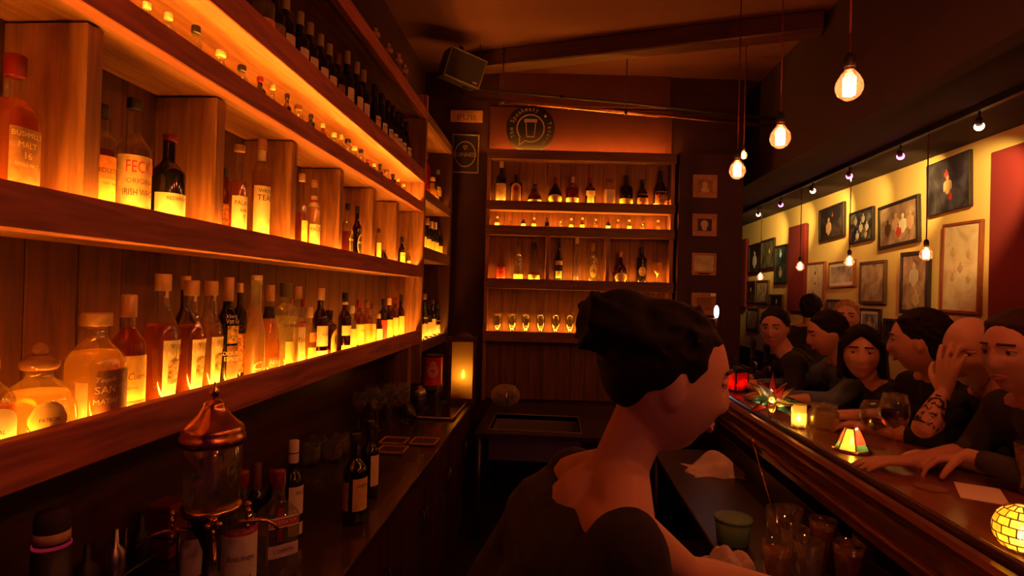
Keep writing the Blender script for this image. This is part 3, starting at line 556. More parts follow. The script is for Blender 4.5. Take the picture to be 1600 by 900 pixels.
for j, zx in enumerate((138, 252, 360, 475, 592, 703, 823, 945, 1060, 1172, 1285)):
    x, zt = atB(750 + zx / 5, 360 + (637 + zx * .02) / 5 + 1, .09); z = BL['b5'][2]; h = zt - z
    g = glassware('stemmed_glass', 'empty tulip beer glass on the stemware shelf, %s from the sink-side panel' % ORD[j + 1], 'glass', B2W(x, .09, z), [(0, 0), (.030, 0), (.032, .005), (.022, .012), (.018, .022), (.028, .10 * h + .02), (.039, .40 * h), (.043, .68 * h), (.046, h), (.0445, h), (.041, .68 * h), (.037, .40 * h), (.024, .16 * h + .02), (0, .14 * h + .02)], 'clear_thick', group='beer glasses on the back shelf', n=16)
# ------------------------------------------------------------------ back counter on the left
CZ = .88; CX = -.549; CEND = 4.10
def box_part(name, a, b, mat, par, c=.003):
    return G().box(a, b, c).build(name, mat, par, mw=par.matrix_basis.inverted())
ct = thing('worktop', 'long dark polished worktop below the lit left shelves', 'counter', (-.85, 2, CZ - .035))
G().box((-1.212, -.1, CZ - .035), (CX, CEND, CZ), .005).build('slab', 'counter_black', ct, mw=Matrix.Translation((.85, -2, -CZ + .035)))
splash = G().box((-1.212, -.1, CZ + .0005), (-1.165, CEND, 1.279), .002).build('splashback', 'darkwood_y'); tag(splash, 'dark wooden splashback between the worktop and the lower shelf', 'panel')
for k in range(7):
    y = -.1 + k * .6; cb = thing('base_cabinet', 'dark wooden base cabinet under the worktop, %s from the sink' % ORD[7 - k], 'cabinet', (-.84, y + .3, 0), 0, 'base cabinets under the worktop')
    G().box((-.29, -.298, .0), (.235, .298, CZ - .036), .003).build('body', 'darkwood_z', cb)
    for s in (-1, 1):
        d = G().box((.236, s * .15 - .142, .10), (.252, s * .15 + .142, CZ - .06), .004).build('door', 'darkwood_z', cb)
        G().tube([(.253, s * .03, .55), (.275, s * .03, .55), (.275, s * .03, .65), (.253, s * .03, .65)], .005, 6).build('handle', 'dark_steel', d)
# ---- absinthe fountain
def P(px, py, z): return atZ(px, py, z)
fl = Vector((-.762, 1.25, CZ))
fo = thing('absinthe_fountain', 'glass absinthe fountain with copper lid and brass taps on the worktop', 'fountain', fl)
G().lathe([(0, 0), (.075, 0), (.078, .006), (.070, .014), (.045, .022), (.022, .034), (.016, .05), (.015, .09), (.024, .10), (.024, .112), (.016, .12), (.014, .17), (.024, .20), (.034, .215), (.036, .235), (.046, .250), (.058, .258), (.060, .266), (0, .266)], 24).build('stand', 'dark_steel', fo)
G().lathe([(0, .267), (.045, .268), (.056, .276), (.0595, .29), (.0605, .41), (.0585, .412), (.0575, .29), (.054, .280), (0, .274)], 24).build('glass_bowl', 'clear_thick', fo)
lid = G().lathe([(.066, .411), (.068, .418), (.068, .432), (.064, .436), (.066, .442), (.061, .452), (.046, .464), (.033, .478), (.026, .490), (.022, .498), (.0225, .502), (.016, .507), (.010, .512), (0, .5125)], 28).build('lid', 'copper', fo)
G().lathe([(.009, .511), (.006, .516), (.0085, .521), (.0105, .526), (.009, .533), (.004, .541), (.0015, .55), (0, .551)], 14).build('finial', 'brass', lid)
G().lathe([(.0605, .262), (.064, .264), (.064, .272), (.0605, .276)], 24).build('rim', 'brass', fo)
for k, an in enumerate((-150, -55, 30, 120)):
    a = math.radians(an); c, s = math.cos(a), math.sin(a)
    pr = lambda r, z: (r * c, r * s, z)
    t = G().tube([pr(.034, .222), pr(.06, .226), pr(.09, .226), pr(.115, .222), pr(.132, .210), pr(.142, .196)], [.005, .005, .005, .0045, .004, .0035], 8).build('spout', 'brass', fo)
    h = G().tube([pr(.075, .226), pr(.075, .245)], .004, 8).ball(pr(.075, .214), .007); h.build('valve', 'brass', t)
    kn = G()
    for q in (-1, 0, 1): kn.ball(pr(.075, .258 + (.006 if q == 0 else 0)), (.009, .009, .008)) if q == 0 else kn.ball((.075 * c - s * q * .011, .075 * s + c * q * .011, .253), .008)
    kn.build('tap_handle', 'brass', t)
# ---- bottles around it
KG = 'bottles on the worktop'
def cnt(px, base, top, w, label, **k):
    p = P(px, base, CZ); H = k.pop('H', None) or zOn(px, top, p.x, p.y) - CZ
    R = w / 2 * p.y / F * .93; k.setdefault('rz', math.atan2(-p.y, -p.x) + math.radians(k.pop('turn', 22)))
    k.setdefault('group', KG); return bottle(label, (p.x, p.y, CZ), H, R, **k)
cnt(372, 922, 0, 56, 'clear vodka bottle with red band and script label beside the fountain', H=.30, turn=8, kind='std', gl='clear', liq='water', cap='red', labs=[(.08, .50, 92, 'white'), (.50, .565, 92, 'red'), (.06, .085, 92, 'red', 0, .0012)], texts=[('STOLICHNAYA', .532, .038, 'white', 0, .8), ('Stolichnaya', .32, .07, 'ink', -5, .75, .45), ('VODKA', .16, .05, 'brown', 0)])
cnt(300, 918, 0, 50, 'clear vodka bottle with red and cream label half hidden behind the fountain stand', H=.27, turn=10, kind='std', gl='clear', liq='water', cap='red', labs=[(.10, .5, 90, 'white'), (.06, .16, 90, 'red', 0, .0014)])
cnt(432, 895, 735, 60, 'square clear gin bottle with red figure and red name band', turn=20, kind='std', gl='clear_thick', liq='water', fill=.3, cap='maroon', capl=.16, sq=5, labs=[(.50, .60, 42, 'white', 0, .0012), (.515, .585, 39, 'red', 0, .002), (.22, .34, 42, 'white'), (.44, .54, 40, 'tan', -90)], texts=[('BEEFEATER', .55, .055, 'white', 0, .8), ('LONDON', .28, .05, 'brown', 0, .8)])
bf = [o for o in bpy.data.objects if o.get('label', '').startswith('square clear gin')][0]
pr_ = max((v.co.x for v in bf.children[0].data.vertices)) + .0006      # the red guardsman printed on the front face
g = G(); fz = .37 * (bf.dimensions.z or .28); hh = .26
for (a, b, c, d) in ((-.009, .105, .009, .135), (-.006, .135, .006, .15), (-.007, .075, .007, .107), (-.006, .060, -.001, .078), (.001, .060, .006, .078), (-.013, .10, -.008, .128), (.008, .098, .013, .128)):
    g.box((pr_, a, b + .03), (pr_ + .0006, c, d + .03))
g.build('printed_figure', LABS['red'], bf)
cnt(455, 845, 688, 34, 'dark spirit bottle with long white cap and plain white label', turn=40, kind='std', gl='black_glass', cap='white', capl=.22, labs=[(.28, .56, 60, 'white'), (.08, .2, 60, 'white'), (.875, .885, 180, 'black', 0, .004)], texts=[('ALLEN', .50, .055, 'ink', 20)])
cnt(398, 858, 724, 30, 'dark bottle with brown capsule behind the square gin bottle', kind='wine', gl='wine_glass_dark', cap='brown', capl=.3)
cnt(424, 838, 734, 30, 'dark bottle with maroon capsule behind the square gin bottle', kind='wine', gl='wine_glass_dark', cap='maroon', capl=.2)
cnt(553, 815, 0, 40, 'green whiskey bottle with tilted yellow label standing alone on the worktop', H=.29, turn=30, kind='std', gl='green_glass', liq='rust', cap='black', labs=[(.16, .52, 50, 'yellow', 10), (.16, .48, 24, 'tan', -85)], texts=[('JAMESON', .44, .05, 'ink', 10, .7)])
cnt(576, 775, 0, 30, 'dark bottle with narrow cream label just behind the green whiskey bottle', H=.28, turn=40, kind='std', gl='black_glass', cap='black', labs=[(.16, .56, 40, 'cream', 8)])
# ---- glasses
WG = [(0, 0), (.034, 0), (.033, .003), (.006, .010), (.004, .02), (.004, .095), (.012, .105), (.030, .125), (.040, .155), (.040, .185), (.034, .215), (.0325, .215), (.038, .185), (.038, .155), (.028, .128), (0, .110)]
k = 0
for px, py in ((-1.04, 3.05), (-.95, 3.08), (-1.0, 3.17), (-.905, 3.18), (-1.05, 3.28), (-.95, 3.30), (-.86, 3.28), (-1.0, 3.40), (-.90, 3.42)):
    k += 1; p = Vector((px, py, CZ))
    glassware('stemmed_glass', 'empty wine glass in the cluster on the worktop, %s from the splashback gap' % ORD[k] if False else 'empty stemmed wine glass standing in the cluster on the worktop', 'glass', (p.x, p.y, CZ), WG, group='wine glasses clustered on the worktop', n=14)
TU = [(0, 0), (.026, 0), (.034, .012), (.040, .04), (.040, .07), (.036, .10), (.0345, .10), (.038, .07), (.038, .04), (.030, .012), (0, .006)]
for px, py in ((-1.03, 2.42), (-.96, 2.49), (-1.05, 2.53), (-.97, 2.60)):
    p = Vector((px, py, CZ)); glassware('tumbler', 'empty stemless tumbler in the group beside the splashback', 'glass', (max(p.x, -1.07), p.y, CZ), TU, group='stemless tumblers on the worktop', n=14)
# ---- small things on the worktop
def dish(px, py, w, d, label):
    p = P(px, py, CZ); o = thing('tray', label, 'tray', (p.x, p.y, CZ))
    G().box((-w / 2, -d / 2, 0), (w / 2, d / 2, .006), .002).build('base', 'darkwood_x', o)
    for a, b in (((-w / 2, -d / 2, .006), (w / 2, -d / 2 + .006, .014)), ((-w / 2, d / 2 - .006, .006), (w / 2, d / 2, .014)), ((w / 2 - .006, -d / 2, .006), (w / 2, d / 2, .014)), ((-w / 2, -d / 2, .006), (-w / 2 + .006, d / 2, .014))): G().box(a, b, .001).build('rim', 'cap_cork' if 'cap_cork' in MATS else 'cork', o)
    return o
dish(613, 705, .13, .12, 'small square rimmed tray lying nearest the tumblers on the worktop')
dish(616, 691, .13, .12, 'small square rimmed tray between the wine glasses and another tray')
dish(663, 692, .13, .13, 'small square rimmed tray close to the worktop edge')
o = thing('bar_mat', 'glossy dark serving tray with raised rim before the lantern', 'tray', (-.70, 3.66, CZ))
G().box((-.115, -.27, 0), (.115, .27, .006), .002).build('base', plain('gloss_tray', (.05, .03, .025), .08, .3), o)
for a, b in (((-.115, -.27, .006), (.115, -.262, .016)), ((-.115, .262, .006), (.115, .27, .016)), ((.107, -.262, .006), (.115, .262, .016)), ((-.115, -.262, .006), (-.107, .262, .016))): G().box(a, b, .002).build('rim', 'steel', o)
p = P(655, 650, CZ); o = thing('cocktail_shaker', 'ribbed metal cocktail shaker between the wine glasses and the red tin', 'shaker', (p.x, p.y, CZ))
G().lathe([(0, 0), (.030, 0), (.034, .01), (.032, .035), (.038, .045), (.034, .07), (.040, .085), (.036, .115), (.034, .12)], 18).build('body', 'dark_steel', o)
G().lathe([(.035, .12), (.038, .125), (.038, .145), (.030, .165), (.018, .17), (.018, .185), (0, .187)], 18).build('cap', 'steel', o)
o = thing('tipped_bowl', 'dark bowl tipped on its side, its amber inside catching the lantern light', 'bowl', P(638, 655, CZ) + Vector((0, 0, .055)))
bp = [(0, -.05), (.02, -.048), (.045, -.02), (.055, .02), (.052, .02), (.042, -.018), (.018, -.043), (0, -.045)]
G().lathe(bp[:4], 18, M=Matrix.Rotation(1.0, 4, 'Y')).build('shell', 'black_plastic', o); G().lathe(bp[4:], 18, M=Matrix.Rotation(1.0, 4, 'Y')).build('lining', LABS['gold'], o)
# black storage box with the red tin on it
yb = 3.86
o = thing('storage_box', 'low black lidded box under the red tin', 'box', (-.865, yb, CZ))
G().box((-.12, -.12, 0), (.10, .12, .10), .006).build('body', 'black_plastic', o); G().box((-.124, -.124, .10), (.104, .124, .128), .006).build('lid', 'black_plastic', o)
o = thing('tin_can', 'bright red tin with a pale round emblem on the black box', 'tin', (-.82, yb + .02, CZ + .128), math.radians(-60))
G().lathe([(0, 0), (.066, 0), (.068, .004), (.066, .008), (.066, .186), (.068, .19), (.066, .195), (0, .195)], 28).build('body', plain('tin_red', (.62, .02, .015), .35), o)
G().lathe([(.0675, .19), (.069, .196), (.069, .205), (.06, .207), (0, .207)], 28).build('lid', 'black_metal', o)
em = G(); 
for r0, r1 in ((.034, .040), (.018, .028)):
    n = 24; vs = []
    for i in range(n):
        a = 2 * math.pi * i / n
        for r in (r0, r1): an = r * math.cos(a) / .0672; vs.append((.0672 * math.cos(an - .3), .0672 * math.sin(an - .3), .10 + r * math.sin(a)))
    em.add(vs, [(2 * i, 2 * i + 1, 2 * ((i + 1) % n) + 1, 2 * ((i + 1) % n)) for i in range(n)])
for i in range(-2, 3): em.box((.0672 * math.cos(-.3 + i * .14), .0672 * math.sin(-.3 + i * .14) - .003, .148 - abs(i) * .004), (.0672 * math.cos(-.3 + i * .14) + .001, .0672 * math.sin(-.3 + i * .14) + .003, .166 - abs(i) * .006))
em.build('emblem', LABS['cream'], o)
# candle lantern at the end of the worktop
o = thing('candle_lantern', 'tall wooden lantern with frosted panes and a lit candle at the worktop end', 'lantern', (-.638, 3.99, CZ), math.radians(10))
w_ = .094
G().box((-w_, -w_, 0), (w_, w_, .035), .004).build('base', 'darkwood_x', o)
for sx in (-1, 1):
    for sy in (-1, 1): G().box((sx * w_, sy * w_, .035), (sx * (w_ - .02), sy * (w_ - .02), .425), .002).build('post', 'darkwood_z', o)
G().box((-w_ - .008, -w_ - .008, .425), (w_ + .008, w_ + .008, .45), .004).lathe([(.075, .45), (.05, .475), (.02, .485), (0, .486)], 4).build('roof', 'darkwood_x', o)
G().tube([(-.03, 0, .483), (-.03, 0, .53), (0, 0, .55), (.03, 0, .53), (.03, 0, .483)], .004, 6).build('handle', 'black_metal', o)
glass('pane_frost', (.98, .66, .24), .5, gl=(.5, .4, .3), rough=.5)
q = w_ - .012
for a, b in (((-q + .01, -q - .001, .036), (q - .01, -q + .001, .424)), ((-q + .01, q - .001, .036), (q - .01, q + .001, .424)), ((-q - .001, -q + .01, .036), (-q + .001, q - .01, .424)), ((q - .001, -q + .01, .036), (q + .001, q - .01, .424))): G().box(a, b).build('pane', 'pane_frost', o)
cn = G().lathe([(0, .036), (.030, .036), (.030, .16), (.026, .165), (0, .163)], 16).build('candle', 'wax', o)
emit('flame', (1, .62, .16), 90)
def flame(par, z, s=1.0, x=0, y=0):
    return G().lathe([(0, z), (.005 * s, z + .004 * s), (.0075 * s, z + .012 * s), (.005 * s, z + .024 * s), (.001, z + .036 * s)], 10, M=Matrix.Translation((x, y, 0))).build('flame', 'flame', par)
def plight(name, par, loc, watts, colr, rad=.02):
    l = bpy.data.lights.new(name, 'POINT'); l.energy = watts; l.color = colr; l.shadow_soft_size = rad
    b = bpy.data.objects.new(name, l); COL.objects.link(b); b.parent = par; b.location = loc; return b
flame(cn, .165, 1.6, .01); plight('candle_glow', o, (.012, 0, .20), 1.5, (1, .42, .08), .012)
# appliance with a red ring, maroon box, metal cap at the near end of the worktop
o = thing('burr_grinder', 'black upright grinder with a glowing red ring and grey band, near end of worktop', 'appliance', (-.905, .99, CZ))
G().lathe([(0, 0), (.042, 0), (.044, .01), (.038, .05), (.031, .20), (.030, .285), (0, .285)], 24).build('body', 'black_plastic', o)
G().lathe([(.0295, .286), (.0305, .287), (.0305, .290), (.0295, .292)], 28).build('ring_light', emit('red_ring', (1, .03, .08), .16), o)
G().lathe([(.028, .286), (.028, .335), (.024, .348), (0, .35)], 24).build('hopper', 'grille', o)
G().lathe([(.0284, .296), (.0284, .314)], 24).build('band', LABS['tan'], o)
o = thing('recipe_box', 'small maroon box against the splashback behind the fountain spout', 'box', (-1.085, 1.57, CZ)); G().box((-.035, -.04, 0), (.035, .04, .13), .004).build('body', plain('maroon_box', (.22, .02, .03), .6), o); G().box((-.037, -.042, .131), (.037, .042, .15), .004).build('lid', 'maroon_box', o)
o = thing('bottle_rack', 'low dark wire rack of pourers at the near end of the worktop', 'rack', (-.98, 1.2, CZ))
for z in (.06, .14): G().tube([(-.07, -.16, z), (.07, -.16, z), (.07, .16, z), (-.07, .16, z), (-.07, -.16, z)], .004, 6).build('rail', 'dark_steel', o)
for sx in (-1, 1):
    for sy in (-1, 1): G().tube([(sx * .07, sy * .16, 0), (sx * .07, sy * .16, .16)], .005, 6).build('leg', 'dark_steel', o)
for j in range(4): G().lathe([(0, .055), (.022, .055), (.022, .16), (.008, .175), (.006, .21), (0, .212)], 12, M=Matrix.Translation((0, -.12 + j * .08, 0))).build('pourer', ('steel', 'black_plastic')[j % 2], o)
# ------------------------------------------------------------------ sink table before the back wall
SZ = .72
sk = thing('sink_table', 'steel sink table with a sunken basin in front of the back wall', 'sink', (-.05, 4.3, 0))
bx0, bx1, by0, by1 = -.37, .24, -.42, .08      # basin opening in local coordinates
for a, b in (((-.46, -.52, SZ - .03), (bx0, .58, SZ)), ((bx1, -.52, SZ - .03), (.95, .58, SZ)), ((bx0, -.52, SZ - .03), (bx1, by0, SZ)), ((bx0, by1, SZ - .03), (bx1, .58, SZ))): G().box(a, b).build('top', 'dark_steel', sk)
for a, b in (((bx0 - .012, by0 - .012, SZ), (bx1 + .012, by0, SZ + .008)), ((bx0 - .012, by1, SZ), (bx1 + .012, by1 + .012, SZ + .008)), ((bx0 - .012, by0, SZ), (bx0, by1, SZ + .008)), ((bx1, by0, SZ), (bx1 + .012, by1, SZ + .008))): G().box(a, b, .002).build('rim', 'steel', sk)
bs = G().box((bx0, by0, SZ - .2), (bx1, by1, SZ - .19)).box((bx0 - .004, by0, SZ - .2), (bx0, by1, SZ)).box((bx1, by0, SZ - .2), (bx1 + .004, by1, SZ)).box((bx0, by0 - .004, SZ - .2), (bx1, by0, SZ)).box((bx0, by1, SZ - .2), (bx1, by1 + .004, SZ)); bs.build('basin', 'steel', sk)
for sx in (-.43, .92):
    for sy in (-.49, .55): G().tube([(sx, sy, 0), (sx, sy, SZ - .03)], .02, 8).build('leg', 'dark_steel', sk)
fc = G().tube([(-.30, .16, SZ), (-.30, .16, SZ + .14), (-.30, .13, SZ + .17), (-.30, .05, SZ + .17), (-.30, .02, SZ + .13)], .011, 8).build('faucet', 'steel', sk)
G().tube([(-.27, .17, SZ + .10), (-.25, .17, SZ + .19)], .006, 8).ball((-.25, .17, SZ + .195), .011).build('lever', 'steel', fc)
o = thing('oval_plaque', 'pale oval plaque with dark lettering leaning behind the sink faucet', 'sign', (-.375, 4.55, SZ + .115), 0)
G().lathe([(0, -.006), (.115, -.006), (.118, 0), (.115, .006), (0, .006)], 30, M=Matrix.Rotation(math.pi / 2, 4, 'X') @ Matrix.Diagonal((1, .78, 1, 1))).build('board', plain('plaque_cream', (.34, .27, .16), .7, noise=.2, nscale=20), o)
flat_text('lettering', 'The Spirit', .055, INKS['ink'], o, Matrix.Translation((0, -.0075, 0)) @ Matrix.Rotation(math.pi / 2, 4, 'X'), .3, .8)
# ------------------------------------------------------------------ signs and speaker on the back wall
def wall_frame(px0, py0, px1, py1, off):
    a = atB(px0, py0, off); b = atB(px1, py1, off); return a[0], b[0], b[1], a[1]     # x0 x1 z0 z1
UPR = Matrix.Rotation(math.pi / 2, 4, 'X')
def bthing(name, label, cat, x, off, z): 
    o = thing(name, label, cat); o.matrix_world = BMAT @ Matrix.Translation((x, off, z)); return o
x0, x1, z0, z1 = wall_frame(704, 172, 754, 192, WOFF); w2, h2 = (x1 - x0) / 2, (z1 - z0) / 2
o = bthing('wall_sign', 'small tan pub sign plate above the stout sign', 'sign', (x0 + x1) / 2, WOFF - .012, (z0 + z1) / 2)
G().box((-w2, 0, -h2), (w2, .011, h2), .003).build('plate', plain('tin_tan', (.55, .30, .14), .55, noise=.2, nscale=30), o)
flat_text('lettering', 'PUB', .075, INKS['brown'], o, Matrix.Translation((0, -.001, -.012)) @ UPR, 0, 1.3); flat_text('lettering', 'IRISH', .03, INKS['brown'], o, Matrix.Translation((.01, -.001, .035)) @ UPR, 0, 1.6)
x0, x1, z0, z1 = wall_frame(706, 210, 748, 272, WOFF); w2, h2 = (x1 - x0) / 2, (z1 - z0) / 2
o = bthing('wall_sign', 'framed black stout sign with harp and ring emblem', 'sign', (x0 + x1) / 2, WOFF - .028, (z0 + z1) / 2)
G().box((-w2, .004, -h2), (w2, .027, h2), .002).build('panel', 'black_plastic', o)
for a, b in (((-w2, 0, h2 - .014), (w2, .02, h2)), ((-w2, 0, -h2), (w2, .02, -h2 + .014)), ((-w2, 0, -h2 + .014), (-w2 + .014, .02, h2 - .014)), ((w2 - .014, 0, -h2 + .014), (w2, .02, h2 - .014))): G().box(a, b, .002).build('frame_bar', plain('pewter', (.42, .34, .32), .35, .6), o)
rg = G(); n = 40; vs = []
for i in range(n):
    a = 2 * math.pi * i / n
    for r in (.088, .095): vs.append((r * math.cos(a), .0025, r * math.sin(a) * 1.22 - .005))
rg.add(vs, [(2 * i, 2 * i + 1, 2 * ((i + 1) % n) + 1, 2 * ((i + 1) % n)) for i in range(n)]); rg.build('ring', plain('emblem_tan', (.52, .33, .22), .6), o)
flat_text('lettering', 'GUINNESS', .052, MATS['emblem_tan'], o, Matrix.Translation((0, .001, -.012)) @ UPR, 0, .86)
hp = G()
hp.prism([(-.016, .062), (-.020, .052), (-.006, .020), (-.002, .024), (-.014, .054)], 0, .002).prism([(-.016, .062), (.004, .056), (.018, .062), (.020, .058), (.006, .050), (-.014, .057)], 0, .002).prism([(.018, .062), (.016, .040), (-.004, .020), (-.004, .024), (.012, .042), (.014, .060)], 0, .002)
for i in range(3): hp.box((-.010 + i * .008, .028 + i * .006, 0), (-.0085 + i * .008, .056, .0015))
hp.build('harp', MATS['emblem_tan'], o, mw=Matrix.Translation((0, .002, .012)) @ UPR)
# the round sign
xc, zc = atB(829, 201, .055); R_ = atB(870, 201, .055)[0] - xc
o = bthing('round_sign', 'round black sign with speech bubble and pint glass standing on the back unit', 'sign', xc, .055, zc)
zc_floor = BL['top'][2]
R_ = min(R_, zc - zc_floor - .001)
G().lathe([(0, -.009), (R_ - .003, -.009), (R_, -.006), (R_, .006), (R_ - .003, .009), (0, .009)], 48, M=UPR).build('disc', 'black_plastic', o)
wm = plain('sign_white', (.72, .55, .38), .6); rb = R_ * .56; yv = -.0105
an0, an1 = math.radians(-112), math.radians(218); n = 48; vs = []
for i in range(n + 1):
    a = an0 + (an1 - an0) * i / n
    for r in (rb - .006, rb + .006): vs.append((r * math.cos(a), yv, r * math.sin(a)))
bub = G().add(vs, [(2 * i, 2 * i + 1, 2 * i + 3, 2 * i + 2) for i in range(n)])
e0 = (rb * math.cos(an0), rb * math.sin(an0)); e1 = (rb * math.cos(an1), rb * math.sin(an1)); tip = (-R_ * .46, -R_ * .70)
def stroke(g, a, b, wd):
    d = Vector((b[0] - a[0], b[1] - a[1])); nn = Vector((-d.y, d.x)).normalized() * wd / 2; d = d.normalized() * wd * .4
    g.add([(a[0] - d.x + nn.x, yv, a[1] - d.y + nn.y), (a[0] - d.x - nn.x, yv, a[1] - d.y - nn.y), (b[0] + d.x - nn.x, yv, b[1] + d.y - nn.y), (b[0] + d.x + nn.x, yv, b[1] + d.y + nn.y)], [(0, 1, 2, 3)])
stroke(bub, e0, tip, .012); stroke(bub, tip, e1, .012); bub.build('speech_bubble', wm, o)
pg = G(); tw, bw_, ph = R_ * .21, R_ * .15, R_ * .35
stroke(pg, (-tw, ph * .9), (tw, ph * .9), .03); stroke(pg, (-tw, ph), (-bw_, -ph), .008); stroke(pg, (tw, ph), (tw * .9, 0), .008); stroke(pg, (tw * .9, 0), (bw_, -ph), .008); stroke(pg, (-bw_, -ph), (bw_, -ph), .012); pg.build('pint_glass', wm, o)
def arc_text(s, r, a0, step, size):
    g = G()
    for i, ch in enumerate(s):
        if ch == ' ': continue
        a = math.radians(a0 - step * i); v, f = text_geo(ch, size)
        g.add([(r * math.cos(a) + x * math.sin(a) + y * math.cos(a), yv, r * math.sin(a) - x * math.cos(a) + y * math.sin(a)) for x, y in v], f)
    return g.build('lettering', wm, o)
arc_text('The', R_ * .80, 205, 11.2, R_ * .26); arc_text('Speakeasy', R_ * .80, 160.2, 11.2, R_ * .26); arc_text('Tavern', R_ * .80, 16, 12, R_ * .25)
G().lathe([(0, 0), (.012, 0), (.012, .001), (0, .001)], 12, M=Matrix.Translation((R_ * .60, yv, R_ * .52)) @ UPR).build('dot', wm, o)
# speaker under the ceiling
sp = thing('loudspeaker', 'black loudspeaker tilted down in the corner near the ceiling', 'speaker', atY(722, 108, 4.45)); sp.rotation_euler = (math.radians(14), math.radians(13), math.radians(28))
G().box((-.15, -.10, -.11), (.15, .14, .11), .008).build('cabinet', 'black_plastic', sp)
for a, b in (((-.15, -.112, .10), (.15, -.101, .11)), ((-.15, -.112, -.11), (.15, -.101, -.10)), ((-.15, -.112, -.10), (-.14, -.101, .10)), ((.14, -.112, -.10), (.15, -.101, .10))): G().box(a, b, .002).build('frame_bar', plain('speaker_trim', (.12, .09, .09), .4), sp)
G().box((-.14, -.107, -.10), (.14, -.101, .10)).build('grille', 'grille', sp); G().box((.085, -.110, -.085), (.12, -.1075, -.075), .001).build('badge', 'steel', sp)
G().tube([(0, .1, .1), (-.03, .25, .25)], .014, 8).build('bracket', 'black_metal', sp)
# pictures on the pier
for j, (y0, y1, kd, ds) in enumerate(((273, 310, 0, 'dark portrait print'), (334, 370, 1, 'pale skull-like shape on black'), (395, 431, 2, 'pale greenish landscape print'), (457, 493, 3, 'dark print and a taped white corner'))):
    x0, x1, z0, z1 = wall_frame(1082 - j * .7, y0, 1119 - j * .7, y1, -.02); w2, h2 = (x1 - x0) / 2, (z1 - z0) / 2
    o = bthing('framed_picture', 'small tan framed picture on the pier with a ' + ds, 'picture', (x0 + x1) / 2, -.042, (z0 + z1) / 2)
    fr = .045 if kd != 2 else .02; fm = plain('frame_tan', (.40, .20, .10), .6, noise=.15, nscale=20)
    for a, b in (((-w2, 0, h2 - fr), (w2, .021, h2)), ((-w2, 0, -h2), (w2, .021, -h2 + fr * (1.8 if kd == 2 else 1))), ((-w2, 0, -h2 + fr), (-w2 + fr, .021, h2 - fr)), ((w2 - fr, 0, -h2 + fr), (w2, .021, h2 - fr))): G().box(a, b, .003).build('frame_bar', fm, o)
    G().box((-w2 + fr, .008, -h2 + fr), (w2 - fr, .020, h2 - fr)).build('print', (LABS['brown'], 'black_plastic', plain('print_green', (.52, .50, .24), .4, noise=.3, nscale=12), LABS['brown'])[kd], o)
    if kd == 0: G().ball((0, .006, .01), (.026, .003, .032)).ball((0, .006, -.035), (.04, .003, .025)).build('print_figure', 'label_tan', o)
    if kd == 1: G().ball((0, .006, .008), (.034, .003, .034)).ball((0, .006, -.028), (.022, .003, .022)).build('print_figure', plain('bone', (.62, .45, .26), .7), o)
    if kd == 2: G().box((-.05, .001, -h2 + .008), (.05, -.001, -h2 + .022)).build('caption_strip', 'black_plastic', o)
    if kd == 3: G().box((w2 - .05, -.002, h2 - .028), (w2 - .004, -.001, h2 - .002)).build('white_corner', 'paper', o)
# ------------------------------------------------------------------ bar
BZ = 1.10; BX0, BX1 = .917, 1.50; BY0, BY1 = .35, 4.85
bar = thing('bar_counter', 'long polished dark wooden bar counter with raised rail and glossy inner fascia', 'bar', (1.2, 2.5, 0))
bI = Matrix.Translation((-1.2, -2.5, 0))
def bp_(name, a, b, mat, c=.004): return G().box(a, b, c).build(name, mat, bar, mw=bI)
bp_('bar_top', (BX0 + .075, BY0, BZ - .04), (BX1 - .05, BY1, BZ), 'barwood')
bp_('inner_ledge', (BX0, BY0, BZ - .035), (BX0 + .045, BY1, BZ + .004), 'barwood', .012)
G().tube([(BX0 + .06, BY0, BZ + .004), (BX0 + .06, BY1, BZ + .004)], .016, 12).build('rail', 'darkwood_y', bar, mw=bI)
G().tube([(BX1 - .02, BY0, BZ - .005), (BX1 - .02, BY1, BZ - .005)], .034, 14).build('arm_rest', 'darkwood_y', bar, mw=bI)
bp_('fascia', (BX0 + .004, BY0, .95), (BX0 + .03, BY1, BZ - .036), 'fascia', .010)
G().tube([(BX0 + .004, BY0, 1.0), (BX0 + .004, BY1, 1.0)], .016, 12).build('moulding', 'fascia', bar, mw=bI)
y = BY0; i = 0
while y < BY1 - .01:
    e = min(y + .30, BY1); bp_('front_panel', (1.34, y + .002, .02), (1.37, e - .002, BZ - .041), 'darkwood_z'); y = e
G().tube([(1.52, BY0, .18), (1.52, BY1, .18)], .02, 10).build('foot_rail', 'brass', bar, mw=bI)
for y in (.6, 2.0, 3.4, 4.6): G().tube([(1.37, y, .18), (1.52, y, .18)], .01, 8).build('rail_bracket', 'brass', bar, mw=bI)
# under-bar steel station
UZ = .80
st = thing('bar_station', 'steel under-bar work station between the aisle and the bar', 'counter', (.74, 2.3, 0)); sI = Matrix.Translation((-.74, -2.3, 0))
G().box((.56, 1.45, UZ - .03), (.945, 3.3, UZ), .004).build('top', 'dark_steel', st, mw=sI)
for x in (.59, .91):
    for y in (1.5, 3.25): G().tube([(x, y, 0), (x, y, UZ - .03)], .018, 8).build('leg', 'dark_steel', st, mw=sI)
G().box((.57, 1.46, .28), (.935, 3.29, .30), .003).build('shelf', 'dark_steel', st, mw=sI)
G().box((.935, 1.45, UZ), (.945, 3.3, UZ + .10), .002).build('splash_guard', 'dark_steel', st, mw=sI)
def onz(px, py, z): return atZ(px, py, z)
PINT = [(0, 0), (.028, 0), (.030, .006), (.034, .06), (.043, .15), (.0415, .15), (.032, .06), (.027, .01), (0, .009)]
SG = 'glasses on the bar station'
